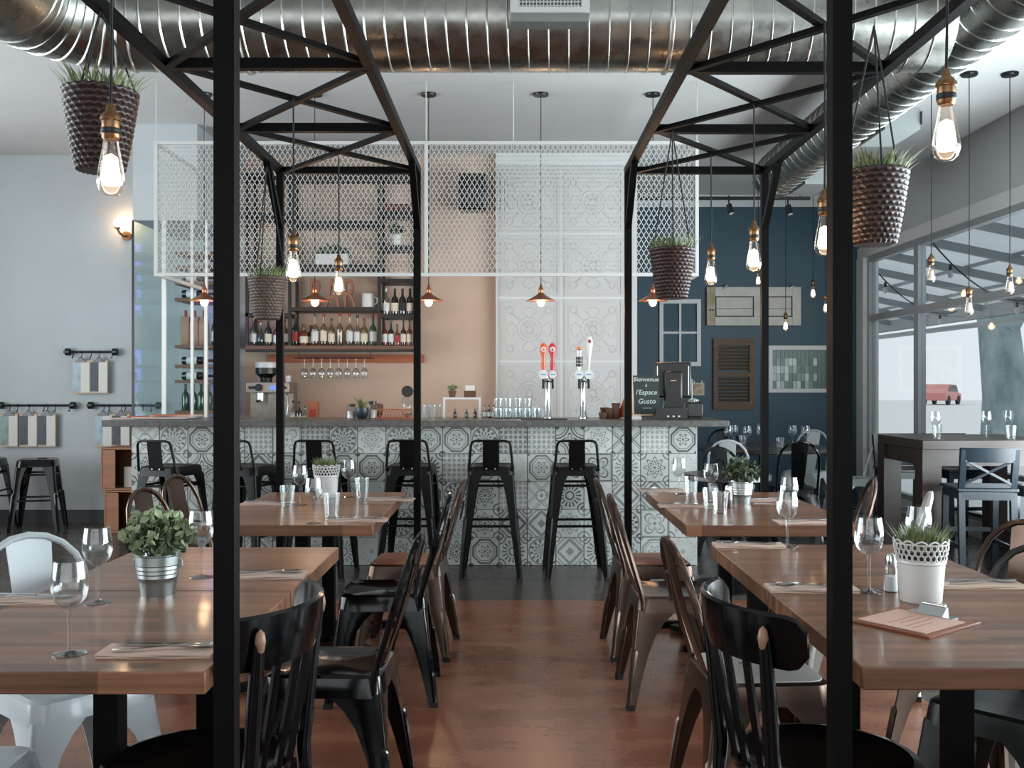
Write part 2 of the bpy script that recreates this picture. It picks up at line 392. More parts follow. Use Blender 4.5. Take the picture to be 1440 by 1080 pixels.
# ------------------------------------------------------------ outside the windows
struct(MB().box(RX+.15, 60, -20, 90, -.2, -.12).build('ground_outside', mat('pale_paving', '#e2e4e4', .8), smooth=False))
aw = thing('patio_awning', 'white patio awning on steel rafters outside the windows', 'awning', (RX+.22, 14, 0))
AWM = mat('grey_rafter_steel', '#8f9495', .5); AWC = mat('white_awning_sheet', '#dfe2e3', .7)
_nt, _b = nodes(AWC); _t = _nt.nodes.new('ShaderNodeBsdfTranslucent'); _t.inputs[0].default_value = hexc('#eef1f2'); _m = _nt.nodes.new('ShaderNodeMixShader'); _m.inputs[0].default_value = .7
_nt.links.new(_b.outputs[0], _m.inputs[1]); _nt.links.new(_t.outputs[0], _m.inputs[2]); _nt.links.new(_m.outputs[0], _nt.nodes['Material Output'].inputs[0])
def awp(x, y, z): return (x-RX-.15, y-14, z)
src = None
for k in range(13):
    y = 6.6+1.25*k
    if src is None:
        src = MB().beam((0, 0, 3.12), (3.0, 0, 2.5), .05, .1).build('rafter', AWM, aw, (0, y-14, 0))
    else: share(aw, src, (0, y-14, 0))
for x, z in ((0.7, 3.02), (1.6, 2.83), (2.4, 2.665)):
    MB().beam((x, -8, z+.03), (x, 8.3, z+.03), .04, .05).build('purlin', AWM, aw)
MB().box(2.95, 3.05, -8, 8.3, 2.36, 2.56).build('eave_beam', AWM, aw)
MB().box(2.9, 3.1, -8, 8.3, 2.24, 2.30).build('gutter', AWM, aw)
MB().add([(0, -8, 3.2), (3.1, -8, 2.56), (3.1, 8.3, 2.56), (0, 8.3, 3.2), (0, -8, 3.22), (3.1, -8, 2.58), (3.1, 8.3, 2.58), (0, 8.3, 3.22)],
         [(0, 1, 2, 3), (4, 5, 6, 7), (0, 1, 5, 4), (1, 2, 6, 5), (2, 3, 7, 6), (3, 0, 4, 7)]).build('cover_sheet', AWC, aw)
for y in (-5, -.5, 3.8, 8): MB().box(2.96, 3.04, y-.04, y+.04, -.12, 2.36).build('awning_post', AWM, aw)
def catenary(a, b, sag, n=14):
    a = Vector(a); b = Vector(b); return [a.lerp(b, t/n) - Vector((0, 0, sag*4*(t/n)*(1-t/n))) for t in range(n+1)]
for i, (ya, yb) in enumerate(((7.9, 11.2), (10.4, 13.2), (12.2, 15.6))):
    st = thing('string_light', ['string of small bulbs under the awning across the nearer rafters', 'string of small bulbs under the awning above the far corner window', 'string of small bulbs drooping under the farthest awning rafters'][i], 'string lights', (RX+.2, ya, 2.98), 0, 'patio string lights')
    pts = catenary((0, 0, 0), (2.7, yb-ya, -.5), .28); MB().tube(pts, .009, 5).build('wire', CORD, st)
    for k in (3, 7, 11):
        p = pts[k]; MB().lathe([(.016, -.02), (.02, -.08), (.012, -.09)], 8, p, True).build('socket', BLACKP, st)
        MB().lathe([(.014, -.085), (.03, -.12), (.03, -.15), (.001, -.175)], 10, p).build('bulb', POTW, st)
tr = thing('street_tree', 'pale mottled tree trunk beyond the patio awning', 'tree', (9.65, 19.4, -.12)); tr.scale = (1.25,)*3
BARK = noisy('pale_bark', '#5f7a7c', '#a3b0b0', 5, .9, 0, (1, 1, .4))
MB().tube([(0, 0, 0), (-.05, 0, 1), (-.1, .1, 2), (-.3, 0, 3.2), (-.7, 0, 4.6)], [.42, .33, .3, .28, .2], 14).build('trunk', BARK, tr)
MB().tube([(-.1, 0, 2.0), (.5, .1, 3.0), (1.3, .1, 4.2)], [.22, .18, .1], 10).build('branch', BARK, tr)
MB().tube([(-.28, 0, 3.0), (-1.1, .3, 3.8), (-1.7, .4, 4.8)], [.16, .12, .07], 8).build('branch', BARK, tr)
car = thing('parked_car', 'small red car parked far across the street', 'car', (30.5, 71, -.12), .9)
RED = mat('haze_paled_red', '#d08a82', .4)  # red washed out in the colour itself to stand for bright outdoor haze
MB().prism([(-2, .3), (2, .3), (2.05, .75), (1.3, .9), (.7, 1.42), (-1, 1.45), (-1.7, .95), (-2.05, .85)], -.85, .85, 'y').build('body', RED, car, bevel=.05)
MB().prism([(1.15, .92), (.65, 1.36), (-.95, 1.38), (-1.5, .95)], -.87, .87, 'y').build('side_glass', BLACKP, car)
for x in (-1.25, 1.25):
    for y in (-.8, .8): MB().tube([(x, y-.1, .32), (x, y+.1, .32)], .32, 14).build('wheel', RUBBER, car)
# ============================================================ ducts
duct = thing('spiral_duct', 'large galvanised spiral duct running across the ceiling above the canopies', 'duct', (0, 5.1, 3.2))
R = .25
MB().tube([(-1.85, 0, 0), (2.18, 0, 0)], R, 40).build('duct_pipe', GALV, duct)
ring = MB().tube([((R+.001)*0+.012*cos(a), R*cos(a), R*sin(a)) for a in [2*pi*k/36 for k in range(36)]], .0055, 5, closed=True)
src = None
for k in range(40):
    x = -1.82+.1*k
    if src is None: src = ring.build('seam', SEAM, duct, (x, 0, 0))
    else: share(duct, src, (x, 0, 0))
elb = [(-1.85-.5*sin(a), -.5+.5*cos(a), 0) for a in [pi/2*k/9 for k in range(10)]]
MB().tube(elb + [(-2.35, -2.5, 0)], R, 36).build('elbow', GALV, duct)
for k in range(1, 10):
    a = pi/2*k/9; p = Vector(elb[k]); d = Vector((-cos(a), -sin(a), 0)); n = Vector((-d.y, d.x, 0))
    pts = [p + n*(R+.001)*cos(t) + Vector((0, 0, 1))*(R+.001)*sin(t) for t in [2*pi*j/36 for j in range(36)]]
    MB().tube(pts, .006, 5, closed=True).build('elbow_seam', SEAM, duct)
for x in (-1.36, .78): MB().tube([(x, (R+.004)*cos(t), (R+.004)*sin(t)) for t in [2*pi*j/36 for j in range(36)]], .012, 6, closed=True).box(x-.012, x+.012, -.004, .004, R, .355).build('strap', SEAM, duct)
vent = thing('vent_grille', 'white egg-crate air grille on the front of the big duct', 'vent', (.175, 5.1, 3.2))
GR = mat('white_grille', '#b5b7b5', .5)
vb = MB().box(-.185, .185, -.33, -.18, -.12, .13).build('vent_box', mat('vent_box_steel', '#7f8380', .4, .6), vent)
MB().box(-.19, .19, -.345, -.33, -.08, -.055).box(-.19, .19, -.345, -.33, .105, .135).box(-.19, -.15, -.345, -.33, -.055, .105).box(.15, .19, -.345, -.33, -.055, .105).build('frame', GR, vent)
for k in range(18): MB().box(-.149+.0166*k, -.145+.0166*k, -.341, -.331, -.054, .104).build('bar', GR, vent)
for k in range(9): MB().box(-.149, .149, -.340, -.332, -.05+.018*k, -.046+.018*k).build('bar', GR, vent)
MB().box(-.15, .15, -.3295, -.329, -.055, .105).build('dark_core', BLACKP, vent)
d2 = thing('branch_duct', 'galvanised spiral duct running along the window side of the ceiling', 'duct', (2.42, 0, 3.27))
R2 = .2
MB().tube([(0, 2.6, 0), (0, 9.25, 0)], R2, 36).build('duct_pipe', GALV, d2)
rr = MB().tube([(R2*cos(a), .012*sin(a), R2*sin(a)) for a in [2*pi*k/36 for k in range(36)]], .005, 5, closed=True)
src = None
for k in range(45):
    y = 2.7+.145*k
    if src is None: src = rr.build('seam', SEAM, d2, (0, y, 0))
    else: share(d2, src, (0, y, 0))
for y in (7.0, 8.85):
    bx = MB().box(.1, .34, y-.25, y+.25, -.2, -.05).build('side_vent', mat('vent_box_grey', '#8e9290', .5, .3), d2)
    MB().box(.341, .346, y-.27, y+.27, -.17, -.08).build('vent_slot', mat('dark_slot', '#4a4f4f', .6), bx)
# ============================================================ canopy frames
def canopy(xi, xo, label, Yf=1.84):
    T = .038; Yb = 5.49; ZT = 2.52; sx = 1 if xo > xi else -1
    t = thing('canopy_frame', label, 'steel frame', ((xi+xo)/2, (Yf+Yb)/2, 0)); cx, cy = (xi+xo)/2, (Yf+Yb)/2
    def L(x, y, z): return (x-cx, y-cy, z)
    for x in (xi, xo):
        for y in (Yf, Yb):
            MB().box(x-cx-T/2, x-cx+T/2, y-cy-T/2, y-cy+T/2, 0, ZT-T/2).build('post', BLACKM, t)
            e = .3 if y == Yf else -.3
            MB().beam(L(x, y, ZT-.32), L(x, y+e, ZT-.01), .034).build('knee_brace', BLACKM, t)
        MB().box(x-cx-T/2, x-cx+T/2, Yf-cy-T/2, Yb-cy+T/2, ZT-T/2, ZT+T/2).build('top_rail', BLACKM, t)
    ysb = [Yf + (Yb-Yf)*k/4 for k in range(5)]; a, b = min(xi, xo)+T/2, max(xi, xo)-T/2
    for y in ysb: MB().box(a-cx, b-cx, y-cy-T/2, y-cy+T/2, ZT-T/2, ZT+T/2).build('crossbar', BLACKM, t)
    for i in range(4):
        y0, y1 = ysb[i]+T/2, ysb[i+1]-T/2
        MB().beam(L(a, y0, ZT+.004), L(b, y1, ZT+.004), .026, .02).build('diagonal_brace', BLACKM, t)
        MB().beam(L(b, y0, ZT-.012), L(a, y1, ZT-.012), .026, .02).build('diagonal_brace', BLACKM, t)
    MB().box(a-cx, b-cx, Yb-cy-T/2, Yb-cy+T/2, 0, T).build('floor_bar', BLACKM, t)
    return t
canopy(-.53, -1.286, 'black steel canopy frame over the tables with white chairs')
canopy(.632, 1.384, 'black steel canopy frame over the tables towards the windows', 1.93)
# ============================================================ the bar
BX0, BX1, BF = -2.83, 1.36, 7.37
bar = thing('bar_counter', 'long bar front clad in patterned grey cement tiles', 'bar', ((BX0+BX1)/2, BF+.3, 0)); bcx = (BX0+BX1)/2
MB().box(BX0-bcx+.008, BX1-bcx-.008, -.288, .3, 0, 1.035).build('bar_body', mat('pale_grout', '#8f918d', .7), bar)
NC, NR = 20, 5; tw = (BX1-BX0)/NC; th = 1.035/NR
tsrc = {}; rng = random.Random(5)
for c in range(NC):
    for r in range(NR):
        k = rng.choice([0, 1, 2, 3, 4, 5, 6, 7, 7, 8, 9, 1, 3, 0]); loc = (BX0-bcx+tw*(c+.5), -.294, th*(r+.5)); rot = (0, rng.choice([0, pi/2, pi]), 0)
        if k not in tsrc:
            h = tw/2-.0015; g = th/2-.0015
            tsrc[k] = MB().add([(-h, 0, -g), (h, 0, -g), (h, 0, g), (-h, 0, g), (-h+.002, -.006, -g+.002), (h-.002, -.006, -g+.002), (h-.002, -.006, g-.002), (-h+.002, -.006, g-.002)],
                [(0, 1, 2, 3), (4, 7, 6, 5), (0, 4, 5, 1), (1, 5, 6, 2), (2, 6, 7, 3), (3, 7, 4, 0)]).build('tile', TILES[k], bar, loc, smooth=False)
        else: share(bar, tsrc[k], loc)
MB().box(BX1-bcx-.008, BX1-bcx, -.3, .3, 0, 1.035).build('end_trim', TRIM, bar)
CTOP = noisy('dark_stone_counter', '#3b3a38', '#555350', 30, .3, 0, (1, 1, 1))
MB().box(-2.97, 1.555, 7.17, 7.92, 1.035, 1.08).build('bar_worktop', CTOP, bevel=.004, label='dark stone worktop lying along the tiled bar', cat='worktop')
BTOP = 1.08
bc = thing('back_counter', 'low back counter behind the bar under the bottle shelves', 'counter', (-1.35, 9.35, 0))
MB().box(-1.0, 1.15, -.25, .28, 0, .9).build('cabinet_body', SHELFW, bc); MB().box(-1.02, 1.17, -.28, .28, .9, .94).build('counter_top', CTOP, bc)
# glass screen at the end of the bar and the wine cellar
wc = thing('wine_cellar', 'glass wine cellar with pale frames beside the bar', 'wine cellar', (-2.9, 8.9, 0))
def wcl(x, y, z): return (x+2.9, y-8.9, z)
MB().box(-.35, -.34, -.4, .74, 0, 2.74).build('glass_pane', G_CELLAR, wc)
for a, b in ((-.33, -.1), (-.065, .145), (.17, .26)): MB().box(a, b, -.4, -.392, 0, 2.74).build('glass_pane', G_CELLAR, wc)
MB().box(.276, .284, -.375, .7, 0, 2.74).build('glass_pane', G_CELLAR, wc)
for x, w in ((-.082, .035), (.157, .022), (.275, .025)): MB().box(x-w/2, x+w/2, -.41, -.38, 0, 2.74).build('frame_post', TRIM, wc)
MB().box(-.355, -.337, -.412, -.402, 0, 2.74).build('edge_strip', BLACKP, wc)
wsb = []
for z in (2.55, 2.42, 2.28, 2.13, 1.70, 1.52, 1.38, 1.1, .95):
    MB().box(-.19, .25, .18, .68, z-.03, z).build('shelf_board', SHELFW, wc); wsb.append(z)
MB().box(.02, .07, .715, .73, .9, 2.7).build('led_strip', BLUELED, wc)
MB().box(.19, .215, -.2, -.15, .9, 1.75).build('wood_panel', CRATE, wc)
led = bpy.data.lights.new('violet_led_light', 'POINT'); led.energy = 2; led.color = (.35, .3, 1); led.shadow_soft_size = .1
lo = bpy.data.objects.new('violet_led_light', led); C.objects.link(lo); lo.location = (-2.72, 9.0, 1.95)
# expanded metal valance hung above the bar
def expanded(m, P, u0, u1, v0, v1, cu=.037, cv=.064, w=.0027):
    nu = int(round((u1-u0)/cu)); nv = int(round((v1-v0)/cv)); cu = (u1-u0)/nu; cv = (v1-v0)/nv
    for j in range(nv*2):
        za, zb = v0+cv/2*j, v0+cv/2*(j+1)
        for i in range(nu):
            x = u0+cu*i
            for a, b in (((x, x+cu/2) if j % 2 == 0 else (x+cu/2, x)), ((x+cu, x+cu/2) if j % 2 == 0 else (x+cu/2, x+cu))):
                pa, pb = P(a, za), P(b, zb)
                m.add([P(a-w, za), P(a+w, za), P(b+w, zb), P(b-w, zb)], [(0, 1, 2, 3)])
    return m
VX0, VX1, VY, VZ0, VZ1 = -2.62, 1.345, 7.3, 2.145, 3.11
val = thing('mesh_valance', 'white expanded metal valance hanging over the bar on thin rods', 'mesh screen', (0, VY, 0))
MB_ = expanded(MB(), lambda u, v: (u, 0, v), VX0, VX1, VZ0, VZ1); o = MB_.build('front_mesh', MESHW, val, smooth=False); o['kind'] = 'stuff'
for x in (VX0, VX1):
    o = expanded(MB(), lambda u, v, x=x: (x, u, v), 0, 1.18, VZ0, VZ1).build('side_mesh', MESHW, val, smooth=False); o['kind'] = 'stuff'
for z in (VZ0, VZ1):
    MB().box(VX0-.012, VX1+.012, -.012, .012, z-.012, z+.012).build('frame_rail', MESHW, val)
    for x in (VX0, VX1): MB().box(x-.012, x+.012, .012, 1.19, z-.012, z+.012).build('frame_rail', MESHW, val)
for x in (VX0, -.64, .0, VX1):
    MB().box(x-.012, x+.012, -.013, .013, VZ0, VZ1).build('frame_upright', MESHW, val) if x in (VX0, VX1, -.64) else None
    MB().tube([(x, 0, VZ1), (x, 0, CZ)], .004, 6).build('hanging_rod', MESHW, val)
for x in (VX0, VX1): MB().tube([(x, 1.15, VZ1), (x, 1.15, CZ)], .004, 6).build('hanging_rod', MESHW, val)
# ============================================================ tables
def table(x0, x1, y0, y1, label):
    cx, cy = (x0+x1)/2, (y0+y1)/2
    t = thing('dining_table', label, 'table', (cx, cy, 0)); hx, hy = (x1-x0)/2, (y1-y0)/2
    MB().box(-hx, hx, -hy, hy, .703, .75).build('tabletop', WOODT, t, bevel=.003)
    MB().box(-.03, .03, -.03, .03, .03, .69).build('column', BLACKM, t)
    MB().box(-.2, .2, -.2, .2, .69, .703).build('mounting_plate', BLACKM, t)
    for a in (pi/4, -pi/4): MB().beam((-.33*cos(a), -.33*sin(a), .025), (.33*cos(a), .33*sin(a), .025), .05, .03).build('foot_bar', BLACKM, t)
    return t
LX0, LX1 = -1.35, -.635; RX0, RX1 = .73, 1.47
table(LX0, LX1, 2.05, 2.853, 'walnut block table holding a zinc bucket of leafy stems, beside white chairs')
table(LX0, LX1, 2.857, 3.62, 'walnut block table behind the bucket table, with one napkin on it')
table(LX0+.02, LX1+.045, 4.18, 4.90, 'walnut block table with tumblers, front one of the lace pot pair')
table(LX0+.02, LX1+.045, 4.905, 5.455, 'walnut block table in front of the bar stools, rear one of the lace pot pair')
table(RX0, RX1, 2.08, 2.86, 'walnut block table with a clipboard menu and lace pot of grass')
table(RX0, RX1, 2.864, 3.68, 'walnut block table joined behind the clipboard table')
table(RX0-.005, RX1, 4.17, 4.88, 'walnut block table with zinc bucket plant, beside copper seated chairs')
table(RX0-.005, RX1, 4.885, 5.455, 'walnut block table nearest the bar end, joined to the bucket plant table')
# ============================================================ seats
def sheet_leg(zt, top, spread, ws, sx, sy, mt, parent, name='leg'):
    rings = []
    for f, w in ws:
        z = zt*(1-f); c = top + spread*f; r = .014; t = .004; pts = []
        cx, cy = c, c
        outer = [(cx-w, cy), (cx-r, cy)] + [(cx-r+r*sin(a), cy-r+r*cos(a)) for a in (pi/8, pi/4, 3*pi/8)] + [(cx, cy-r), (cx, cy-w)]
        inner = [(cx-t, cy-w), (cx-t, cy-r-t), (cx-r-t, cy-t), (cx-w, cy-t)]
        pts = [(sx*x, sy*y, z) for x, y in outer+inner]; rings.append(pts)
    m = MB().loft(rings)
    # pressed rib down the folded corner
    c0, c1 = top+spread*.4, top+spread*.97
    m.tube([(sx*(c0-.012), sy*(c0-.012), zt*.62), (sx*(c0-.006), sy*(c0-.006), zt*.57), (sx*((c0+c1)/2-.004), sy*((c0+c1)/2-.004), zt*.3), (sx*(c1-.006), sy*(c1-.006), zt*.04)], [.006, .015, .012, .011], 8)
    o = m.build(name, mt, parent)
    cf = top+spread-.012
    MB().box(sx*cf-.016, sx*cf+.016, sy*cf-.016, sy*cf+.016, 0, .022).build('rubber_foot', RUBBER, o)
    return o
def metal_seat(h, hw, z, mt, t):
    rings = [rsq(hw*.05, hw*.05, hw*.03, z-.004), rsq(hw*.72, hw*.72, .04, z-.004), rsq(hw*.93, hw*.93, .05, z+.004), rsq(hw, hw, .05, z-.004), rsq(hw*1.02, hw*1.02, .05, z-.02), rsq(hw*1.05, hw*1.05, .045, z-.062)]
    MB().loft(rings, True, False).build('seat', mt, t)
def cafe_chair(name, mt, seat=None, holes=False, slat_mt=None):
    t = thing(name, 'metal cafe chair', 'chair')
    metal_seat(.45, .178, .452, mt, t)
    if seat: MB().loft([rsq(.165, .165, .05, .4525), rsq(.165, .165, .05, .459), rsq(.155, .155, .05, .461)]).build('seat_panel', seat, t)
    if holes:
        m = MB()
        for i in range(5):
            a = 2*pi*i/5; m.lathe([(.006, 0), (.006, .0015)], 8, (.05*cos(a), .05*sin(a), .4485 if not seat else .4605), True)
        m.build('drain_holes', RUBBER, t)
    ws = [(.0, .16), (.12, .115), (.25, .085), (.45, .062), (.7, .046), (1, .032)]
    for sx in (1, -1):
        for sy in (1, -1): sheet_leg(.40, .182, .05, ws, sx, sy, mt, t)
    pts = []
    for k in range(25):
        u = k/24
        if u < .3: y = -.172; z = .40+.26*(u/.3); 
        elif u > .7: y = .172; z = .40+.26*((1-u)/.3)
        else:
            a = pi*(u-.3)/.4; y = -.172*cos(a); z = .66+.2*sin(a)**.8
        pts.append((-.16-.30*(max(z, .45)-.45), y*(1 if z > .5 else 1.0), z))
    MB().tube(pts, .011, 8).build('back_hoop', mt, t)
    rows = []
    for k in range(7):
        z = .44+.41*k/6; x = -.165-.30*(max(z, .45)-.45) - (.012*sin(pi*k/6)); w = .05+.022*(k/6)
        rows.append([(x, -w, z), (x-.004, -w*.5, z), (x-.005, 0, z), (x-.004, w*.5, z), (x, w, z), (x+.004, w, z), (x+.001, 0, z), (x+.004, -w, z)])
    sl = MB().loft(rows).build('back_slat', slat_mt or mt, t)
    x = -.165-.30*.28-.018
    MB().tube([(x+.004, -.03, .66), (x-.014, -.03, .755), (x-.016, 0, .762), (x-.014, .03, .755), (x+.004, .03, .66)], .0035, 5).build('embossed_outline', slat_mt or mt, sl)
    return t
def bar_stool(name, mt, back):
    t = thing(name, 'metal stool', 'stool'); Z = .775 if back else .66
    metal_seat(Z, .155, Z, mt, t)
    ws = [(.0, .1), (.08, .078), (.2, .066), (.5, .05), (.8, .04), (1, .03)]
    for sx in (1, -1):
        for sy in (1, -1): sheet_leg(Z-.055, .158, .055, ws, sx, sy, mt, t)
    def cc(z): return .158 + .055*(1-z/(Z-.055)) - .012
    for z, ax in ((.30, 'x'), (.37, 'y'), (Z-.13, 'x'), (Z-.13, 'y')):
        c = cc(z)
        for s in (-1, 1):
            a, b = ((-c, s*c, z), (c, s*c, z)) if ax == 'x' else ((s*c, -c, z), (s*c, c, z))
            MB().tube([a, b], .009, 6).build('footrest_bar', mt, t)
    if back:
        zt = Z+.18
        pts = [(-.15, -.152, Z-.03), (-.155, -.15, Z), (-.185, -.135, zt-.03), (-.188, -.125, zt-.008), (-.19, -.10, zt), (-.19, .10, zt), (-.188, .125, zt-.008), (-.185, .135, zt-.03), (-.155, .15, Z), (-.15, .152, Z-.03)]
        MB().tube(pts, .009, 8).build('back_hoop', mt, t)
        MB().loft([[(-.16, -.055, Z-.02), (-.16, .055, Z-.02), (-.165, .055, Z-.02), (-.165, -.055, Z-.02)], [(-.186, -.055, zt), (-.186, .055, zt), (-.193, .055, zt), (-.193, -.055, zt)]]).build('back_slat', mt, t)
        for y in (-.03, .03): MB().tube([(-.162, y, Z-.012), (-.17, y, Z-.012)], .006, 8).build('rivet', CHROME, t)
    return t
def bentwood(name):
    t = thing(name, 'black chair', 'chair')
    def sup(r, z): return [(r*(cos(a) if cos(a) > 0 else cos(a)*.98), r*1.0*sin(a), z) for a in [2*pi*k/36 for k in range(36)]]
    MB().loft([sup(.19, .425), sup(.215, .43), sup(.222, .445), sup(.218, .462), sup(.20, .466), sup(.185, .458), sup(.10, .452), sup(.01, .451)]).build('seat', BWOOD, t)
    MB().lathe([(.17, .385), (.185, .385), (.185, .43), (.17, .43)], 32).build('seat_ring', BWOOD, t)
    for s in (-1, 1):
        MB().tube([(.14, s*.135, .42), (.16, s*.155, .2), (.175, s*.17, 0)], [.02, .017, .012], 10).build('front_leg', BWOOD, t)
        p = MB().tube([(-.235, s*.185, 0), (-.205, s*.172, .25), (-.195, s*.168, .45), (-.212, s*.178, .65), (-.226, s*.188, .79)], [.013, .017, .019, .018, .015], 10).build('rear_post', BWOOD, t)
        MB().lathe([(.001, -.03), (.009, -.02), (.0125, 0), (.009, .018), (.001, .026)], 10, (-.232, s*.192, .795)).build('worn_post_tip', WORN, p)
    MB().tube([(.165*cos(a), .165*sin(a), .2) for a in [2*pi*k/28 for k in range(28)]], .010, 7, closed=True).build('leg_ring', BWOOD, t)
    rings = []; n = 26
    for k in range(n+1):
        u = -1+2*k/n; a = pi + radians(53)*u; e = 1-max(0, (abs(u)-.86)/.14)**2*.55
        R0 = .30; h = .058*e; zc = .785 + .0*u; lean = .016
        c, s_ = cos(a), sin(a); ring = []
        for dr, dz in ((-.009, -h), (.009, -h), (.012, 0), (.009, h), (0, h+.006), (-.009, h), (-.006, 0)):
            rr_ = R0+dr+lean*(dz/.058)*.6; ring.append((.03+rr_*c, rr_*s_, zc+dz))
        rings.append(ring)
    MB().loft(rings).build('crest_rail', BWOOD, t)
    for u in (-.42, -.14, .14, .42):
        a = pi+radians(53)*u; c, s_ = cos(a), sin(a)
        MB().tube([(.03+.235*c, .235*s_, .45), (.03+.265*c, .265*s_, .6), (.03+.29*c, .29*s_, .735)], [.010, .0115, .010], 8).build('spindle', BWOOD, t)
    return t
def xback(name):
    t = thing(name, 'x-back stool', 'stool'); w = .19; Z = .63
    for s in (-1, 1):
        MB().beam((-.2, s*(w-.02), 0), (-.17, s*(w-.02), .6), .04, .04).beam((-.17, s*(w-.02), .6), (-.23, s*(w-.02), .9), .04, .036).build('rear_leg', NAVY, t)
        MB().beam((.19, s*(w-.02), 0), (.17, s*(w-.02), .6), .04, .04).build('front_leg', NAVY, t)
        MB().beam((-.18, s*(w-.02), .22), (.17, s*(w-.02), .22), .02, .03).build('stretcher', NAVY, t)
        MB().box(-.17, .17, s*(w-.02)-.012, s*(w-.02)+.012, .55, .605).build('seat_rail', NAVY, t)
    MB().box(-.20, .21, -w-.01, w+.01, .605, .63).build('seat', NAVY, t, bevel=.006)
    for x in (.18, -.18): MB().box(x-.012, x+.012, -w+.02, w-.02, .55, .605).build('seat_rail', NAVY, t)
    MB().beam((.185, -w+.02, .3), (.185, w-.02, .3), .02, .03).build('stretcher', NAVY, t)
    MB().loft([[(-.205-.02*(1-(u/w)**2), u, .81), (-.225-.02*(1-(u/w)**2), u, .81), (-.245-.02*(1-(u/w)**2), u, .91), (-.225-.02*(1-(u/w)**2), u, .91)] for u in [-w-.005+(2*w+.01)*k/8 for k in range(9)]]).build('crest_rail', NAVY, t)
    MB().beam((-.185, -w+.03, .655), (-.222, w-.03, .825), .026, .016).build('cross_slat', NAVY, t)
    MB().beam((-.185, w-.03, .655), (-.222, -w+.03, .825), .026, .016).build('cross_slat', NAVY, t)
    MB().beam((-.18, -w+.03, .65), (-.18, w-.03, .65), .022, .03).build('back_rail', NAVY, t)
    return t
c_black = Proto(cafe_chair('metal_chair', BLACKG)); c_white = Proto(cafe_chair('metal_chair', WHITEM, holes=True))
c_cop = Proto(cafe_chair('metal_chair', GUN, COPPERW)); c_gun = Proto(cafe_chair('metal_chair', GUN))
c_grey = Proto(cafe_chair('metal_chair', GUNB)); c_silv = Proto(cafe_chair('metal_chair', GUN, STEELW, holes=True)); c_pale = Proto(cafe_chair('metal_chair', STEELW, slat_mt=GUNB))
AIS = 'metal cafe chairs along the aisle'
# aisle side, left canopy (facing the table: rz = pi)
c_cop((-.53, 5.05, 0), pi-.05, 'brown metal hoop-back chair with copper seat in front of the bar stools', AIS)
c_black((-.56, 4.35, 0), pi+.05, 'glossy black metal hoop-back chair at the tumbler table beside the aisle', AIS)
c_black((-.58, 3.2, 0), pi-.03, 'glossy black metal hoop-back chair behind the black wooden chair on the aisle', AIS)
# aisle side, right canopy
c_cop((.70, 5.05, 0), .03, 'brown metal chair with copper seat nearest the canopy post by the bar end', AIS)
c_gun((.70, 4.32, 0), .0, 'brown gunmetal chair with round seat beside the zinc bucket plant table', AIS)
c_silv((.76, 3.12, 0), .06, 'metal chair with pale perforated seat and dark slat behind the black wooden chair', AIS)
# outer sides
c_white((-1.34, 3.0, 0), -.72, 'white metal hoop-back chair turned at the corner of the leafy bucket table', 'white metal chairs')
c_white((-1.33, 2.27, 0), .05, 'white metal chair pushed under the leafy bucket table end', 'white metal chairs')
c_gun((-1.5, 5.17, 0), -.2, 'brown metal chair with tan slat tucked behind the lace pot table', 'chairs on the outer table sides')
c_gun((-1.43, 4.52, 0), -.2, 'brown metal chair behind the leafy bucket plant', 'chairs on the outer table sides')
c_grey((1.41, 2.8, 0), pi+.75, 'grey gunmetal chair tucked under the clipboard table', 'chairs on the outer table sides')
c_gun((1.58, 3.35, 0), pi+.55, 'gunmetal hoop-back chair behind the lace pot of grass', 'chairs on the outer table sides')
c_pale((1.58, 4.5, 0), pi-.35, 'pale silver hoop-back chair beyond the canopy post at the bucket plant table', 'chairs on the outer table sides')
c_gun((1.56, 5.13, 0), pi-.2, 'brown metal chair with embossed slat at the table nearest the bar end', 'chairs on the outer table sides')
bw = Proto(bentwood('bentwood_chair'))
bw((.74, 2.37, 0), .145, 'black wooden curved-back chair on the aisle by the clipboard table', 'black wooden chairs')
bw((-.74, 2.34, 0), pi-.145, 'black wooden curved-back chair on the aisle by the leafy bucket table', 'black wooden chairs')
bw((1.42, 2.235, 0), pi, 'black wooden chair at the outer end of the clipboard table', 'black wooden chairs')
bs = Proto(bar_stool('bar_stool', BLACKS, True))
for i, (x, y, a) in enumerate(((-2.38, 6.93, -.32), (-1.86, 6.95, -.28), (-1.345, 6.98, -.1), (-.715, 7.0, -.06), (-.155, 6.98, 0), (.43, 6.98, .02))):
    bs((x, y, 0), pi/2+a, ['black low-back bar stool at the menu pile end of the bar', 'black low-back bar stool second from the menu pile end', 'black low-back bar stool third from the menu pile end',
        'black low-back bar stool behind the canopy post', 'black low-back bar stool below the white tin wall edge', 'black low-back bar stool in front of the beer taps'][i], 'bar stools along the tiled bar')
st = Proto(bar_stool('backless_stool', BLACKG, False))
st((-4.32, 9.05, 0), .25, 'black backless metal stool under the hanging clipboards', 'backless stools by the back wall')
st((-4.85, 9.12, 0), .1, 'black backless metal stool farther from the crates, under the clipboards', 'backless stools by the back wall')
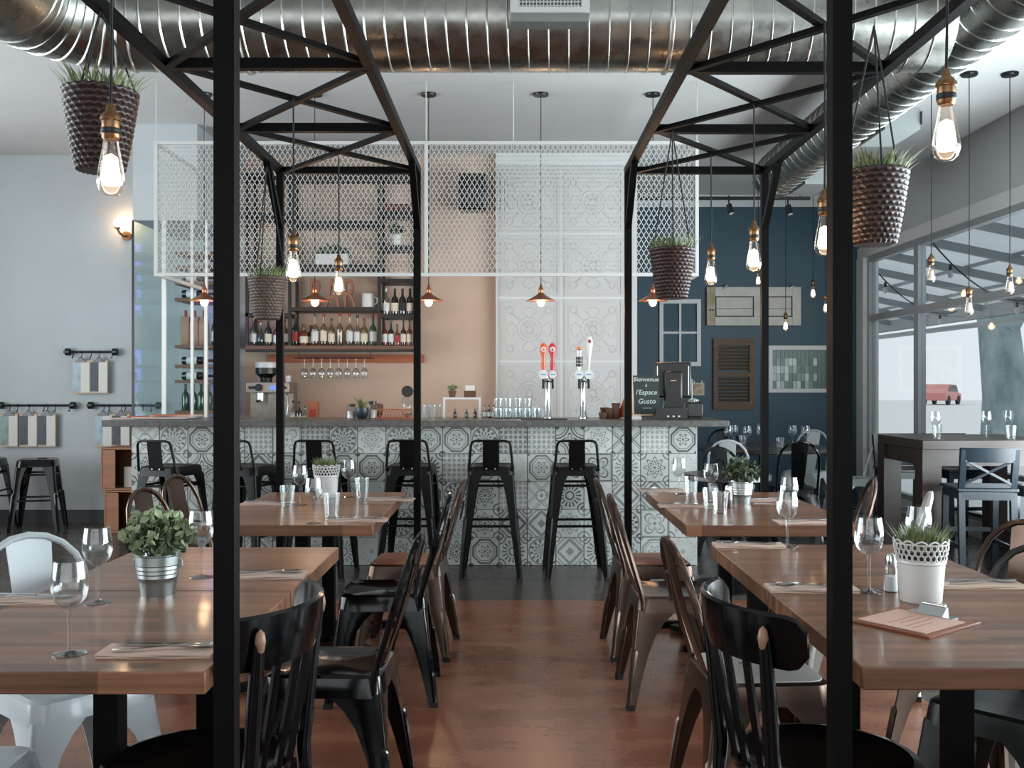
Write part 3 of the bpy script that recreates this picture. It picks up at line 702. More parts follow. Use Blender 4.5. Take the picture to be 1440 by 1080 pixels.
# round table area in front of the blue wall
def round_table(x, y, r, label, mt):
    t = thing('round_table', label, 'table', (x, y, 0))
    MB().lathe([(0, .71), (r, .71), (r+.005, .715), (r+.005, .74), (r, .75), (0, .75)], 48).build('tabletop', mt, t)
    MB().tube([(0, 0, .03), (0, 0, .71)], .04, 14).build('column', BLACKM, t)
    MB().lathe([(0, .0), (.26, 0), (.26, .012), (.06, .035), (0, .035)], 28).build('base', BLACKM, t)
RT = noisy('black_table_wood', '#0f1011', '#17191a', 8, .3)
round_table(2.38, 9.5, .62, 'black round table before the blue wall', RT)
round_table(1.42, 6.6, .28, 'small dark round table at the bar end', RT)
WCH = 'chairs around the black round table'
c_white((1.92, 8.78, 0), 1.25, 'white metal hoop-back chair at the round table, back turned', WCH)
c_black((2.42, 8.62, 0), 1.5, 'black metal hoop-back chair at the round table', WCH)
c_white((2.98, 10.2, 0), -2.2, 'white metal hoop-back chair on the far side of the round table', WCH)
c_white((3.22, 9.45, 0), pi, 'white metal hoop-back chair between round table and window', WCH)
c_black((2.25, 10.32, 0), -1.5, 'black metal hoop-back chair against the blue wall', WCH)
c_black((1.75, 7.75, 0), .8, 'black metal hoop-back chair past the end of the bar', WCH)
# counter height table by the window
ht = thing('counter_table', 'dark wooden counter height table with thick square legs by the window', 'table', (3.5, 7.75, 0))
MB().box(-.5, .5, -.45, .45, .86, .93).build('tabletop', DWOOD, ht, bevel=.004)
for x in (-.43, .43):
    for y in (-.38, .38): MB().box(x-.07, x+.07, y-.07, y+.07, 0, .86).build('leg', DWOOD, ht)
for y in (-.41, .41): MB().box(-.36, .36, y-.015, y+.015, .74, .86).build('apron', DWOOD, ht)
for x in (-.46, .46): MB().box(x-.015, x+.015, -.31, .31, .74, .86).build('apron', DWOOD, ht)
xb = Proto(xback('x_back_stool')); XG = 'x-back stools at the counter table'
xb((3.26, 6.98, 0), pi/2-.12, 'dark blue-black x-back stool with its back to the room', XG)
xb((3.77, 6.95, 0), pi/2+.05, 'dark x-back stool beside the glass on the near table side', XG)
xb((3.34, 8.5, 0), -pi/2, 'dark x-back stool on the far side seen between the table legs', XG)
xb((3.8, 8.5, 0), -pi/2+.1, 'dark x-back stool on the far side by the glass', XG)
# ============================================================ lamps
def lamp_light(name, loc, e, r=.03):
    l = bpy.data.lights.new(name, 'POINT'); l.energy = e; l.color = (1, .62, .34); l.shadow_soft_size = r
    o = bpy.data.objects.new(name, l); C.objects.link(o); return o, loc
def edison(name, ztop, lit=True, s=1.0):            # bulb bottom at z=0, cord up to ztop
    t = thing(name, 'bulb', 'pendant bulb')
    if ztop: MB().tube([(0, 0, .21*s), (.002, 0, ztop*.5), (0, 0, ztop)], .0035, 6).build('cord', CORD, t)
    sk = MB().lathe([(.016*s, .13*s), (.020*s, .135*s), (.0205*s, .172*s), (.0235*s, .174*s), (.0235*s, .182*s), (.019*s, .188*s), (.011*s, .197*s), (.009*s, .21*s), (.005*s, .214*s)], 16, closed_top=True).build('socket', BRASS, t)
    MB().lathe([(.0215*s, .142*s), (.0225*s, .144*s), (.0215*s, .148*s), (.0225*s, .152*s), (.0215*s, .156*s)], 16).build('socket_ring', BLACKP, sk)
    MB().lathe([(.0008, 0), (.014*s, .002*s), (.026*s, .012*s), (.032*s, .03*s), (.031*s, .045*s), (.026*s, .075*s), (.019*s, .11*s), (.015*s, .135*s)], 20).build('bulb_glass', G_BULB, t)
    MB().lathe([(.001, .022*s), (.02*s, .026*s), (.0215*s, .045*s), (.015*s, .09*s), (.001, .098*s)], 12).build('filament', FILA if lit else POTW, t)
    return t
def put_light(t, e, z, r=.03):
    l = bpy.data.lights.new('bulb_light', 'POINT'); l.energy = e; l.color = (1, .60, .32); l.shadow_soft_size = r
    o = bpy.data.objects.new('bulb_light', l); C.objects.link(o); o.parent = t; o.location = (0, 0, z)
G1 = 'filament bulbs under the canopies'
for i, (x, D, z) in enumerate(((-.93, 2.3, 1.777), (-.9, 4.07, 1.756), (-.9, 5.13, 1.797), (1.0, 2.3, 1.857), (1.0, 3.2, 1.754), (1.0, 4.14, 1.807), (1.0, 5.04, 1.84))):
    t = edison('filament_bulb', 2.51-z)
    t.location = (x, D, z)
    tag(t, ['lit filament bulb in front of the wicker planter above the leafy bucket table', 'lit filament bulb beside the planter above the front lace pot table', 'lit filament bulb in front of the bar letters',
            'lit filament bulb above the clipboard table', 'lit filament bulb beside the thick canopy post towards the windows', 'lit filament bulb hanging before the blue wall, lower of two', 'lit filament bulb hanging before the blue wall next to the planter'][i], None, G1)
    put_light(t, 3.6, .05)
def shade_pendant(x, D, zs, label):
    t = thing('copper_pendant', label, 'pendant lamp', (x, D, zs), 0, 'copper pendants over the bar')
    MB().tube([(0, 0, .12), (0, 0, CZ-zs)], .003, 6).build('cord', CORD, t)
    MB().lathe([(.055, CZ-zs-.018), (.058, CZ-zs-.01), (.058, CZ-zs)], 20, closed_top=True).build('ceiling_rose', BLACKP, t)
    MB().lathe([(.014, .045), (.018, .05), (.018, .085), (.012, .1), (.005, .125)], 14, closed_top=True).build('socket', COPPER, t)
    MB().lathe([(.112, -.008), (.115, -.008), (.06, .022), (.03, .04), (.018, .055), (.016, .053), (.028, .037), (.058, .019)], 28).build('shade', COPPER, t)
    MB().lathe([(.001, -.05), (.02, -.042), (.03, -.02), (.026, .0), (.014, .03)], 16).build('bulb', GLOW, t)
    put_light(t, 5.5, -.07, .04)
for i, x in enumerate((-2.36, -1.516, -.647, .21, 1.065)):
    shade_pendant(x, 7.6, 1.985, ['lit copper cone pendant over the menu pile end of the bar', 'lit copper cone pendant in front of the bar letters', 'lit copper cone pendant beside the canopy post before the beige wall',
        'lit copper cone pendant before the white tin wall', 'lit copper cone pendant by the planter at the bar end'][i])
G2 = 'small pendants by the windows'
for i, (x, D, z, big) in enumerate(((2.98, 7.1, 2.06, 1), (3.25, 7.1, 1.83, 1), (3.54, 7.1, 1.98, 1), (3.28, 10.9, 2.28, 1), (3.42, 10.9, 2.12, 1), (2.98, 10.9, 1.92, 1), (2.68, 10.9, 2.42, 1))):
    t = edison('small_pendant_bulb', CZ-z, i > 2, 1.0); t.location = (x, D, z)
    MB().lathe([(.055, CZ-z-.02), (.06, CZ-z-.012), (.06, CZ-z)], 18, closed_top=True).build('ceiling_rose', BLACKP, t)
    tag(t, ['bare unlit bulb on a long cord before the window mullion', 'bare unlit bulb hanging lowest above the counter table', 'bare unlit bulb before the big window pane above the counter table', 'bare bulb before the blue wall beyond the white panel, higher of a pair',
            'bare bulb before the blue wall beyond the white panel, lower of a pair', 'bare bulb hanging in front of the distressed white panel', 'bare bulb hung short near the blue wall, above the distressed panel'][i], None, G2)
    if i > 2: put_light(t, .4, .05)
sc_ = thing('wall_sconce', 'small brass wall sconce glowing beside the wine cellar', 'wall lamp', px(173, 330, 9.55))
MB().tube([(0, .09, 0), (0, .02, -.01), (-.02, -.03, .01), (-.04, -.04, .05)], .012, 8).build('arm', BRASS, sc_); MB().tube([(.0, .1, 0), (0, .075, 0)], .045, 18).build('wall_plate', BRASS, sc_)
MB().lathe([(.02, .05), (.028, .055), (.028, .065)], 14, (-.04, -.04, 0), True).build('cup', BRASS, sc_)
MB().lathe([(.014, .065), (.03, .1), (.03, .13), (.001, .16)], 14, (-.04, -.04, 0)).build('bulb', GLOW, sc_)
put_light(sc_, 2.0, .12, .03)
for i, (x, y) in enumerate(((1025, 292), (1108, 293))):
    tl = thing('track_spotlight', ['black track spotlight on the ceiling rail above the distressed panel', 'black track spotlight on the ceiling rail nearer the window'][i], 'spotlight', px(x, y, 9.9), 0, 'track spotlights')
    MB().tube([(0, 0, .03), (.02, -.02, -.06)], .028, 14).build('lamp_head', BLACKP, tl); MB().tube([(0, 0, .03), (0, 0, .12)], .008, 8).build('stem', BLACKP, tl)
    MB().tube([(.0205, -.0205, -.061), (.021, -.021, -.063)], .022, 14).build('lens', POTW, tl)
zr = px(1025, 281, 9.9)[2]
r_ = thing('light_track', 'black ceiling track rail carrying the spotlights', 'light track', (2.05, 9.9, zr)); MB().box(-.9, .9, -.017, .017, 0, .03).build('rail', BLACKP, r_)
for x in (-.8, .8): MB().tube([(x, 0, .03), (x, 0, CZ-zr)], .005, 6).build('drop_rod', BLACKP, r_)
# ============================================================ hanging planters
def grassy(m, R, n, h, lean=.5, w=.004, seed=1, z0=0):
    g = random.Random(seed)
    for k in range(n):
        a = g.uniform(0, 2*pi); r = R*sqrt(g.random()); hh = h*g.uniform(.55, 1); l = lean*g.uniform(.2, 1)*hh*(.4+r/R)
        b = Vector((r*cos(a), r*sin(a), z0)); a2 = a+g.uniform(-.7, .7); d = Vector((cos(a2), sin(a2), 0)); s = Vector((-sin(a2), cos(a2), 0))*w
        m.add([b-s, b+s, b+d*l*.4+Vector((0, 0, hh*.6))+s*.8, b+d*l*.4+Vector((0, 0, hh*.6))-s*.8, b+d*l+Vector((0, 0, hh))], [(0, 1, 2, 3), (3, 2, 4)])
    return m
def planter(name, mt, ropeh, seed):
    t = thing(name, 'planter', 'hanging planter'); rows, seg = 14, 96; H = .25
    verts = []; faces = []; sub = 5
    for i in range(rows*sub+1):
        v = i/(rows*sub); row = min(int(v*rows), rows-1); fr = v*rows-row; z = H*v
        R0 = .066+.044*v**.8
        for k in range(seg):
            ph = (row % 2)*.5; u = (k/seg*24+ph) % 1
            rr_ = R0 + .008*abs(sin(pi*fr))*(.45+.55*abs(sin(pi*u)))
            verts.append((rr_*cos(2*pi*k/seg), rr_*sin(2*pi*k/seg), z + .0025*sin(pi*2*u)))
    for i in range(rows*sub): faces += [(i*seg+k, i*seg+(k+1) % seg, (i+1)*seg+(k+1) % seg, (i+1)*seg+k) for k in range(seg)]
    faces.append(tuple(range(seg-1, -1, -1)))
    m = MB(); m.add(verts, faces); m.build('woven_basket', mt, t)
    MB().lathe([(0, H-.03), (.104, H-.03)], 24).build('soil', SOIL, t)
    o = grassy(MB(), .095, 260, .10, .8, .0035, seed, H-.03).build('grass', GRASS, t, smooth=False); o['kind'] = 'stuff'
    top = H+ropeh
    for k in range(3):
        a = 2*pi*k/3+.4; MB().tube([(.111*cos(a), .111*sin(a), H-.015), (.055*cos(a), .055*sin(a), H+ropeh*.5), (0, 0, top)], .0035, 6).build('rope', CORD, t)
    return t
for i, (x, D, zb, sc, w) in enumerate(((-1.286, 3.1, 2.005, 1.0, 0), (-1.286, 5.2, 1.68, .88, 1), (.73, 4.575, 1.735, .92, 0), (1.17, 3.23, 1.795, .95, 0))):
    t = planter('hanging_planter', (WICKERL if w else WICKER), (2.505-zb)/sc-.25, 3+i); t.location = (x, D, zb); t.scale = (sc,)*3
    tag(t, ['dark woven hanging planter above the leafy bucket table', 'grey-brown woven hanging planter in front of the bottle shelves', 'dark woven hanging planter above the bar end', 'dark woven hanging planter before the window header'][i], None, 'woven hanging planters')
# ============================================================ tableware
def wineglass(name='wine_glass'):
    t = thing(name, 'wine glass', 'wine glass')
    MB().lathe([(.036, 0), (.036, .002), (.02, .005), (.006, .01)], 24).build('foot', G_CLEAR, t)
    MB().lathe([(.0045, .009), (.0038, .05), (.005, .1)], 10, closed_top=True).build('stem', G_CLEAR, t)
    MB().lathe([(.004, .098), (.018, .104), (.033, .122), (.0395, .145), (.038, .17), (.0325, .205), (.0315, .2052), (.037, .17), (.0385, .145), (.032, .1235), (.017, .106), (.0, .1025)], 28).build('bowl', G_CLEAR, t)
    return t
def tumbler():
    t = thing('tumbler', 'tumbler', 'glass'); 
    MB().lathe([(.030, 0), (.030, .012), (.0375, .10), (.036, .10), (.0285, .014), (0, .014)], 20).build('glass_wall', G_CLEAR, t)
    MB().lathe([(0, .001), (.0285, .001), (.0285, .013), (0, .013)], 16).build('thick_base', G_CLEAR, t)
    return t
TZ = .75
wg = Proto(wineglass()); tb = Proto(tumbler())
def tpos(xp, yp): s = (yp-540)/(CAMZ-TZ); return ((xp-722)/s, F/s, TZ)
WG = [((98, 920), 'empty wine glass at the front edge of the leafy bucket table', 1), ((137, 848), 'empty wine glass standing behind the front one, before the white chair', 1), ((283, 812), 'empty wine glass beside the leafy zinc bucket', 1),
      ((422, 710), 'wine glass on the lace pot table beside the wide tumbler', .95), ((490, 699), 'wine glass on the lace pot table beside the tall tumbler', .95), ((441, 736), 'wine glass at the front edge of the lace pot table', .95),
      ((1222, 832), 'large wine glass beside the salt shaker on the clipboard table', 1.04), ((1292, 802), 'wine glass half hidden behind the lace pot of grass', 1), ((1107, 768), 'wine glass at the rear edge of the table behind the clipboard table', .98), ((1110, 735), 'wine glass on the front edge of the bucket plant table', .95),
      ((955, 695), 'wine glass on the rear bucket plant table beside napkin', .95), ((1000, 706), 'wine glass on the bucket plant table behind a tumbler', .95)]
for p, lab, s in WG: wg(tpos(*p), random.random()*6, lab, 'wine glasses on the dining tables', s)
TB = [((404, 712), 'tumbler on the far napkin side of the lace pot table'), ((509, 704), 'tall tumbler beside the aisle on the lace pot table'), ((466, 731), 'tumbler at the front edge of the lace pot table'),
      ((972, 697), 'tumbler on the rear table by the bar end'), ((999, 716), 'tumbler on the bucket plant table next to the pepper shaker'), ((1013, 722), 'tumbler half behind the pepper shaker')]
for i, (p, lab) in enumerate(TB): tb(tpos(*p), random.random()*6, lab, 'tumblers on the dining tables', (1, 1, 1.15) if i in (1, 2) else None)
# far tables' glasses
GZ = 'glasses on the black round table'
for x, y in ((2.0, 9.25), (2.08, 9.4), (2.16, 9.2), (2.3, 9.25), (2.62, 9.35), (2.7, 9.2), (2.42, 9.75)): wg((x, y, .75), 0, 'wine glass on the black round table', GZ)
for x, y in ((2.45, 9.15), (2.2, 9.55)): tb((x, y, .75), 0, 'tumbler on the black round table', GZ)
for x, y in ((3.2, 7.55), (3.62, 7.62), (3.85, 7.75)): wg((x, y, .93), 0, 'wine glass on the counter height table by the window', 'glasses on the counter table')
for x, y in ((3.3, 7.75), (3.75, 7.5), (3.9, 7.5)): tb((x, y, .93), 0, 'tumbler on the counter height table by the window', 'glasses on the counter table')
# napkins and cutlery
def napkin(w=.25, d=.11):
    m = MB(); n = 10
    for lay in range(3):
        o = .004*lay; pts = []
        for k in range(n+1):
            u = k/n; wv = .0012*sin(u*9+lay*2)
            pts.append((-w/2+w*u+o*.5, wv))
        z0 = .0028*lay
        rings = [[(x, -d/2+o, z0+.0006+w_+.0014), (x, d/2-o*.3, z0+.0006+w_+.0014), (x, d/2-o*.3, z0+w_*.3), (x, -d/2+o, z0+w_*.3)] for x, w_ in pts]
        m.loft(rings)
    return m
npr = Proto(tag(napkin().build('folded_napkin', NAPKIN), 'napkin', 'napkin'))
def fork():
    t = thing('fork', 'fork', 'fork')
    MB().loft([[(x, -w, z-.001), (x, w, z-.001), (x, w, z+.0012), (x, -w, z+.0012)] for x, w, z in ((-.1, .007, .003), (-.06, .0055, .003), (0, .0035, .006), (.045, .004, .010), (.06, .011, .008))]).build('handle', CHROME, t)
    for y in (-.0085, -.003, .003, .0085): MB().loft([[(x, y-.0017, z-.001), (x, y+.0017, z-.001), (x, y+.0017, z+.001), (x, y-.0017, z+.001)] for x, z in ((.058, .008), (.08, .006), (.105, .009))]).build('tine', CHROME, t)
    return t
def knife():
    t = thing('table_knife', 'knife', 'knife')
    MB().loft([[(x, -w, .001), (x, w, .001), (x, w, .006), (x, -w, .006)] for x, w in ((-.11, .007), (-.02, .006), (0, .005))]).build('handle', CHROME, t)
    MB().loft([[(x, -w, .002), (x, w*.8, .002), (x, w*.8, .004), (x, -w, .004)] for x, w in ((0, .005), (.03, .009), (.09, .008), (.11, .002))]).build('blade', CHROME, t)
    return t
fk = Proto(fork()); kn = Proto(knife())
NP = [((228, 917), pi, 'at the aisle front corner of the leafy bucket table'), ((45, 845), 0, 'before the white chair on the leafy bucket table'), ((372, 810), pi, 'alone on the table behind the leafy bucket'),
      ((548, 703), pi, 'beside the tall tumbler on the lace pot table'), ((505, 732), pi, 'at the front aisle corner of the lace pot table'), ((375, 709), 0, 'on the far side of the lace pot table'),
      ((1140, 829), 0, 'at the aisle side of the clipboard table'), ((1052, 768), 0, 'on the table joined behind the clipboard table'), ((1378, 823), pi, 'beside the lace pot on the clipboard table'),
      ((928, 690), 0, 'on the rear table by the bar end'), ((962, 712), 0, 'on the aisle side of the bucket plant table'), ((1132, 735), pi, 'beside the front wine glass of the bucket plant table'), ((1085, 704), pi, 'beside the zinc bucket on the far table')]
for p, a, w in NP:
    x, y, z = tpos(*p); a += random.uniform(-.06, .06)
    npr((x, y, z), a, 'folded pinkish paper napkin ' + w, 'folded napkins with cutlery')
    fk((x, y-.012, z+.009), a+pi+.15, 'steel fork lying on the napkin ' + w, 'forks on the napkins')
    kn((x, y+.022, z+.0085), a-.06, 'steel knife lying on the napkin ' + w, 'knives on the napkins')
# plants on the tables
def leafy(m, R, zc, n, ls, seed):
    g = random.Random(seed)
    for k in range(n):
        a = g.uniform(0, 2*pi); ph = math.acos(g.uniform(-.55, 1)); r = R*g.uniform(.45, 1.05)
        c = Vector((r*sin(ph)*cos(a), r*sin(ph)*sin(a), zc+r*.8*cos(ph)))
        d = Vector((g.gauss(0, 1), g.gauss(0, 1), g.gauss(.4, 1))).normalized(); u = d.cross(Vector((g.gauss(0, 1), g.gauss(0, 1), g.gauss(0, 1)))).normalized(); nn = d.cross(u)
        l = ls*g.uniform(.6, 1.2); w = l*.36
        m.add([c-d*l*.5, c-d*l*.1+u*w+nn*w*.3, c+d*l*.3+u*w*.7+nn*w*.3, c+d*l*.5, c+d*l*.3-u*w*.7+nn*w*.3, c-d*l*.1-u*w+nn*w*.3, c+d*.05*l], [(0, 1, 6), (1, 2, 6), (2, 3, 6), (3, 4, 6), (4, 5, 6), (5, 0, 6)])
    return m
def bucket(seed, label, lm1, lm2, loc, sc=1):
    t = thing('bucket_plant', label, 'potted plant', loc); t.scale = (sc,)*3
    pr = [(.047, 0), (.0475, .004)]
    for k in range(6): pr += [(.049+.0022*k*.9, .02+.003+.012*k), (.0515+.0022*k*.9, .026+.012*k)] if 2 <= k else [(.0495+.002*k, .022+.012*k)]
    pr += [(.061, .11), (.064, .113), (.064, .116), (.061, .116), (.058, .1), (0, .095)]
    MB().lathe(pr, 36).build('zinc_bucket', ZINC, t)
    for s in (-1, 1): MB().tube([(s*.062, 0, .1), (s*.068, 0, .095), (s*.068, 0, .08), (s*.06, 0, .075)], .003, 6).build('handle_lug', ZINC, t)
    m = MB(); g = random.Random(seed)
    for k in range(26):
        a = g.uniform(0, 6.28); r = g.uniform(.2, .9); m.tube([(.02*cos(a), .02*sin(a), .095), (.06*r*cos(a), .06*r*sin(a), .16), (.1*r*cos(a), .1*r*sin(a), .15+.1*(1.2-r))], .0015, 4)
    m.build('stems', LEAFD, t)
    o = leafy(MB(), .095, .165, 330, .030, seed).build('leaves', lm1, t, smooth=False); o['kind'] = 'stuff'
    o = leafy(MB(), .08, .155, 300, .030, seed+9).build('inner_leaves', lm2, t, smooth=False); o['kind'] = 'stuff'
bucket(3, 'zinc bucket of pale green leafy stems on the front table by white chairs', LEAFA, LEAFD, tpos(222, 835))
bucket(5, 'zinc bucket of dark green leafy stems on the table before the blue wall', LEAFD, LEAFD, tpos(1042, 708), .95)
def lacepot(label, loc, sc):
    t = thing('lace_pot_plant', label, 'potted plant', loc); t.scale = (sc*.93, sc*.93, sc*1.1)
    MB().lathe([(.056, 0), (.058, .002), (.067, .095), (.070, .098), (.070, .102), (.068, .106), (.066, .104), (.055, .01), (0, .008)], 40).build('pot', POTW, t)
    m = MB(); n = 26
    def RR(z): return .068+.010*(z-.104)/.05
    for row, zc in enumerate((.113, .126, .139)):
        for k in range(n):
            a0 = 2*pi*(k+.5*(row % 2))/n; r = .0075; R0 = RR(zc)
            m.tube([(R0*cos(a0+r*cos(b)/R0), R0*sin(a0+r*cos(b)/R0), zc+r*sin(b)) for b in [2*pi*j/8 for j in range(8)]], .0019, 4, closed=True)
    for k in range(13):
        a0 = 2*pi*k/13; R0 = RR(.147)
        m.tube([(R0*cos(a0+.24*u), R0*sin(a0+.24*u), .146+.009*(1-u*u)) for u in (-1, -.6, -.2, .2, .6, 1)], .0025, 5)
    for z in (.106, .146): m.tube([(RR(z)*cos(2*pi*j/40), RR(z)*sin(2*pi*j/40), z) for j in range(40)], .002, 5, closed=True)
    m.build('lace_band', POTW, t)
    MB().lathe([(.060, .096), (.064, .125), (0, .125)], 24).build('inner_liner', mat('liner_black', '#2a2a28', .8), t)
    o = grassy(MB(), .055, 230, .085, .6, .0045, 12, .11).build('grass', GRASS, t, smooth=False); o['kind'] = 'stuff'
lacepot('white lace-rimmed pot of grass beside the clipboard', tpos(1295, 845), 1.0)
lacepot('white lace-rimmed pot of grass among the tumblers', tpos(459, 699), 1.0)
def shaker(loc, label, fill):
    t = thing('shaker', label, 'shaker', loc)
    MB().lathe([(.019, 0), (.02, .003), (.02, .065), (.015, .08)], 10).build('glass_body', G_CLEAR, t)
    MB().lathe([(0, .003), (.0175, .003), (.0175, .045), (0, .045)], 10).build('contents', fill, t)
    MB().lathe([(.0165, .078), (.017, .09), (.014, .104), (.006, .11)], 14, closed_top=True).build('metal_cap', CHROME, t)
shaker(tpos(1253, 832), 'glass salt shaker with metal cap beside the lace pot', mat('salt', '#cfcfcd', .8))
shaker(tpos(1024, 714), 'glass pepper shaker beside the zinc bucket', mat('pepper', '#3a2520', .8))
cb = thing('menu_clipboard', 'brown menu clipboard lying on the table before the lace pot', 'clipboard', (.994, 2.47, TZ), .657)
MB().box(-.119, .119, -.108, .108, 0, .006).build('board', noisy('clipboard_hardboard', '#8a5338', '#7b4830', 9, .5), cb, bevel=.001)
pp = MB().box(-.105, .075, -.09, .09, .0065, .009).build('menu_sheet', mat('menu_pink_paper', '#c0a090', .8), cb)
for k, (a, b, y) in enumerate(((-.06, .05, .0), (-.08, .03, .02), (-.08, .04, -.025), (-.08, .01, -.045))): MB().box(a, b, y-.0015, y+.0015, .0091, .0094).build('printed_line', mat('faded_print', '#a06f5e', .8), pp)
MB().box(.07, .1, -.06, .06, .006, .011).build('clip_plate', CHROME, cb); MB().prism([(.07, .01), (.1, .01), (.097, .03), (.09, .032)], -.035, .035, 'y').build('clip_jaw', CHROME, cb); MB().tube([(.094, -.03, .033), (.094, .03, .033)], .006, 10).build('clip_roll', CHROME, cb)
# ============================================================ back bar shelving and bottles
SD = 9.28; SX0, SX1 = -2.53, -.92; sS = F/SD
def zS(y): return CAMZ-(y-540)/sS
def xS(x): return (x-722)/sS
sh = thing('bottle_shelf', 'black framed wall shelving filled with liquor bottles behind the bar', 'shelf', ((SX0+SX1)/2, SD+.17, zS(490))); shx, shz = (SX0+SX1)/2, zS(490)
def sb(x0, x1, y0, y1, name='shelf_board', mt=SHELFB, d0=-.17, d1=.17): MB().box(xS(x0)-shx, xS(x1)-shx, d0, d1, zS(y1)-shz, zS(y0)-shz).build(name, mt, sh)
for x in (345, 405, 531, 581): 
    sb(x, x+4, 244, 486, 'upright', d0=-.17, d1=-.14); sb(x, x+4, 244, 486, 'upright', d0=.14, d1=.17)
sb(345, 585, 486, 491, mt=SHELFW); sb(345, 585, 491, 495, 'edge_bar', d0=-.172, d1=-.12)
for a, b, y in ((409, 531, 432), (409, 531, 372), (409, 531, 311), (345, 405, 440), (345, 405, 375), (345, 405, 300), (535, 581, 442), (535, 581, 392), (535, 581, 345), (535, 581, 297), (345, 585, 244)):
    sb(a, b, y, y+5)
sh.location.z += 0
MB().box(xS(365)-shx, xS(592)-shx, .16, .175, zS(509)-shz, zS(497)-shz).build('copper_strip', ORANGEW, sh)
LAB = [mat('label_%s' % n, c, .7) for n, c in (('cream', '#c9bda9'), ('white', '#c2c4c2'), ('black', '#1c1a1a'), ('red', '#8c2f2a'), ('amber', '#a5713f'))]
BG = [glassmat('bottle_' + n, t_, edge=.6, f0=.08) if (t_ := {'clear': (.74, .72, .67, 1), 'pale': (.70, .62, .47, 1), 'mint': (.5, .68, .58, 1)}.get(n)) else mat('bottle_%s' % n, c, .12, 0, .6, coat=.4) for n, c in (('clear', '#a9a79f'), ('green', '#23442f'), ('dark', '#17120f'), ('amber', '#5e3018'), ('pale', '#b9b096'), ('red', '#5a1512'), ('mint', '#8fae9a'))]
def bottle(loc, h, r, body, lab, cap, label, group, kind=0):
    t = thing('bottle', label, 'bottle', loc, 0, group)
    if kind == 0: pr = [(r*.95, 0), (r, .006), (r, h*.55), (r*.85, h*.63), (r*.36, h*.72), (r*.33, h*.93), (r*.38, h*.935), (r*.38, h*.96)]
    elif kind == 1: pr = [(r*.95, 0), (r, .006), (r*1.02, h*.48), (r*.95, h*.56), (r*.4, h*.64), (r*.32, h*.7), (r*.3, h*.93), (r*.38, h*.935), (r*.38, h*.96)]
    else: pr = [(r*.8, 0), (r, .01), (r*1.15, h*.25), (r*.9, h*.42), (r*.4, h*.6), (r*.33, h*.93), (r*.38, h*.96)]
    MB().lathe(pr, 14, closed_top=True).build('glass_body', body, t)
    MB().lathe([(r*.39, h*.9), (r*.4, h), (r*.3, h*1.005)], 10, closed_top=True).build('cap', cap, t)
    if lab: MB().lathe([(r*1.025, h*.14), (r*1.025, h*.44)], 14).build('paper_label', lab, t) if kind < 2 else MB().lathe([(r*1.18, h*.2), (r*1.18, h*.3)], 14).build('paper_label', lab, t)
    return t
bz = zS(486)
SPEC = [(122, .26, 0, 1, 4, 'pale slim'), (178, .24, 6, None, 1, 'mint bulbous'), (240, .25, 2, 0, 2, 'dark round-shouldered'), (305, .22, 5, 1, 3, 'red short'), (362, .25, 4, 1, 2, 'pale tall'), (440, .29, 2, 3, 2, 'dark red-labelled'),
        (505, .20, 3, 0, 2, 'square amber'), (548, .2, 3, 0, 3, 'amber wide'), (590, .31, 0, 1, 2, 'tall clear'), (655, .31, 4, 0, 3, 'pale cream-labelled'), (715, .26, 4, 0, 2, 'clear square-labelled'), (778, .31, 4, None, 3, 'tall unlabelled pale'),
        (850, .31, 0, 1, 1, 'clear white-labelled'), (910, .29, 0, 1, 2, 'straight clear'), (963, .26, 4, 0, 3, 'small pale'), (1028, .30, 1, 1, 1, 'green vermouth-style')]
CAPM = [BLACKP, LAB[3], BLACKP, LAB[3], BRASS]
for x, h, b, l, c, w in SPEC:
    bottle((xS(330+x/5.33), SD+.08+(.07 if x == 548 else random.uniform(-.02, .02)), bz+.001), h, .033 if 'wide' not in w and 'square amber' not in w else .04, BG[b], LAB[l] if l is not None else None, CAPM[c], w + ' bottle in the long bottom row of the bar shelf', 'bottles in the bottom shelf row', 2 if 'bulb' in w else (1 if h > .28 else 0))
for x, b, l, w in ((1118, 5, 1, 'narrow red'), (1166, 2, 1, 'dark white-labelled'), (1213, 3, 3, 'short amber'), (1260, 2, 0, 'dark cream-labelled'), (1306, 3, 0, 'brown tall-necked')):
    bottle((xS(330+x/5.33), SD+.06, bz+.001), .2 if w[0] == 's' else .245, .027, BG[b], LAB[l], BLACKP, w + ' bottle in the narrow bottom bay of the bar shelf', 'bottles in the narrow shelf bay', 1)
bz2 = zS(442)
for x, b, l, w in ((1128, 0, 1, 'clear silver-capped'), (1195, 2, 0, 'dark amaro-style'), (1253, 2, 2, 'black-labelled dark'), (1310, 2, 0, 'dark cream-labelled')):
    bottle((xS(330+x/5.33), SD+.06, bz2+.001), .245, .034, BG[b], LAB[l], CHROME if b == 0 else BLACKP, w + ' bottle in the upper narrow bay of the bar shelf', 'bottles in the upper narrow bay', 0)
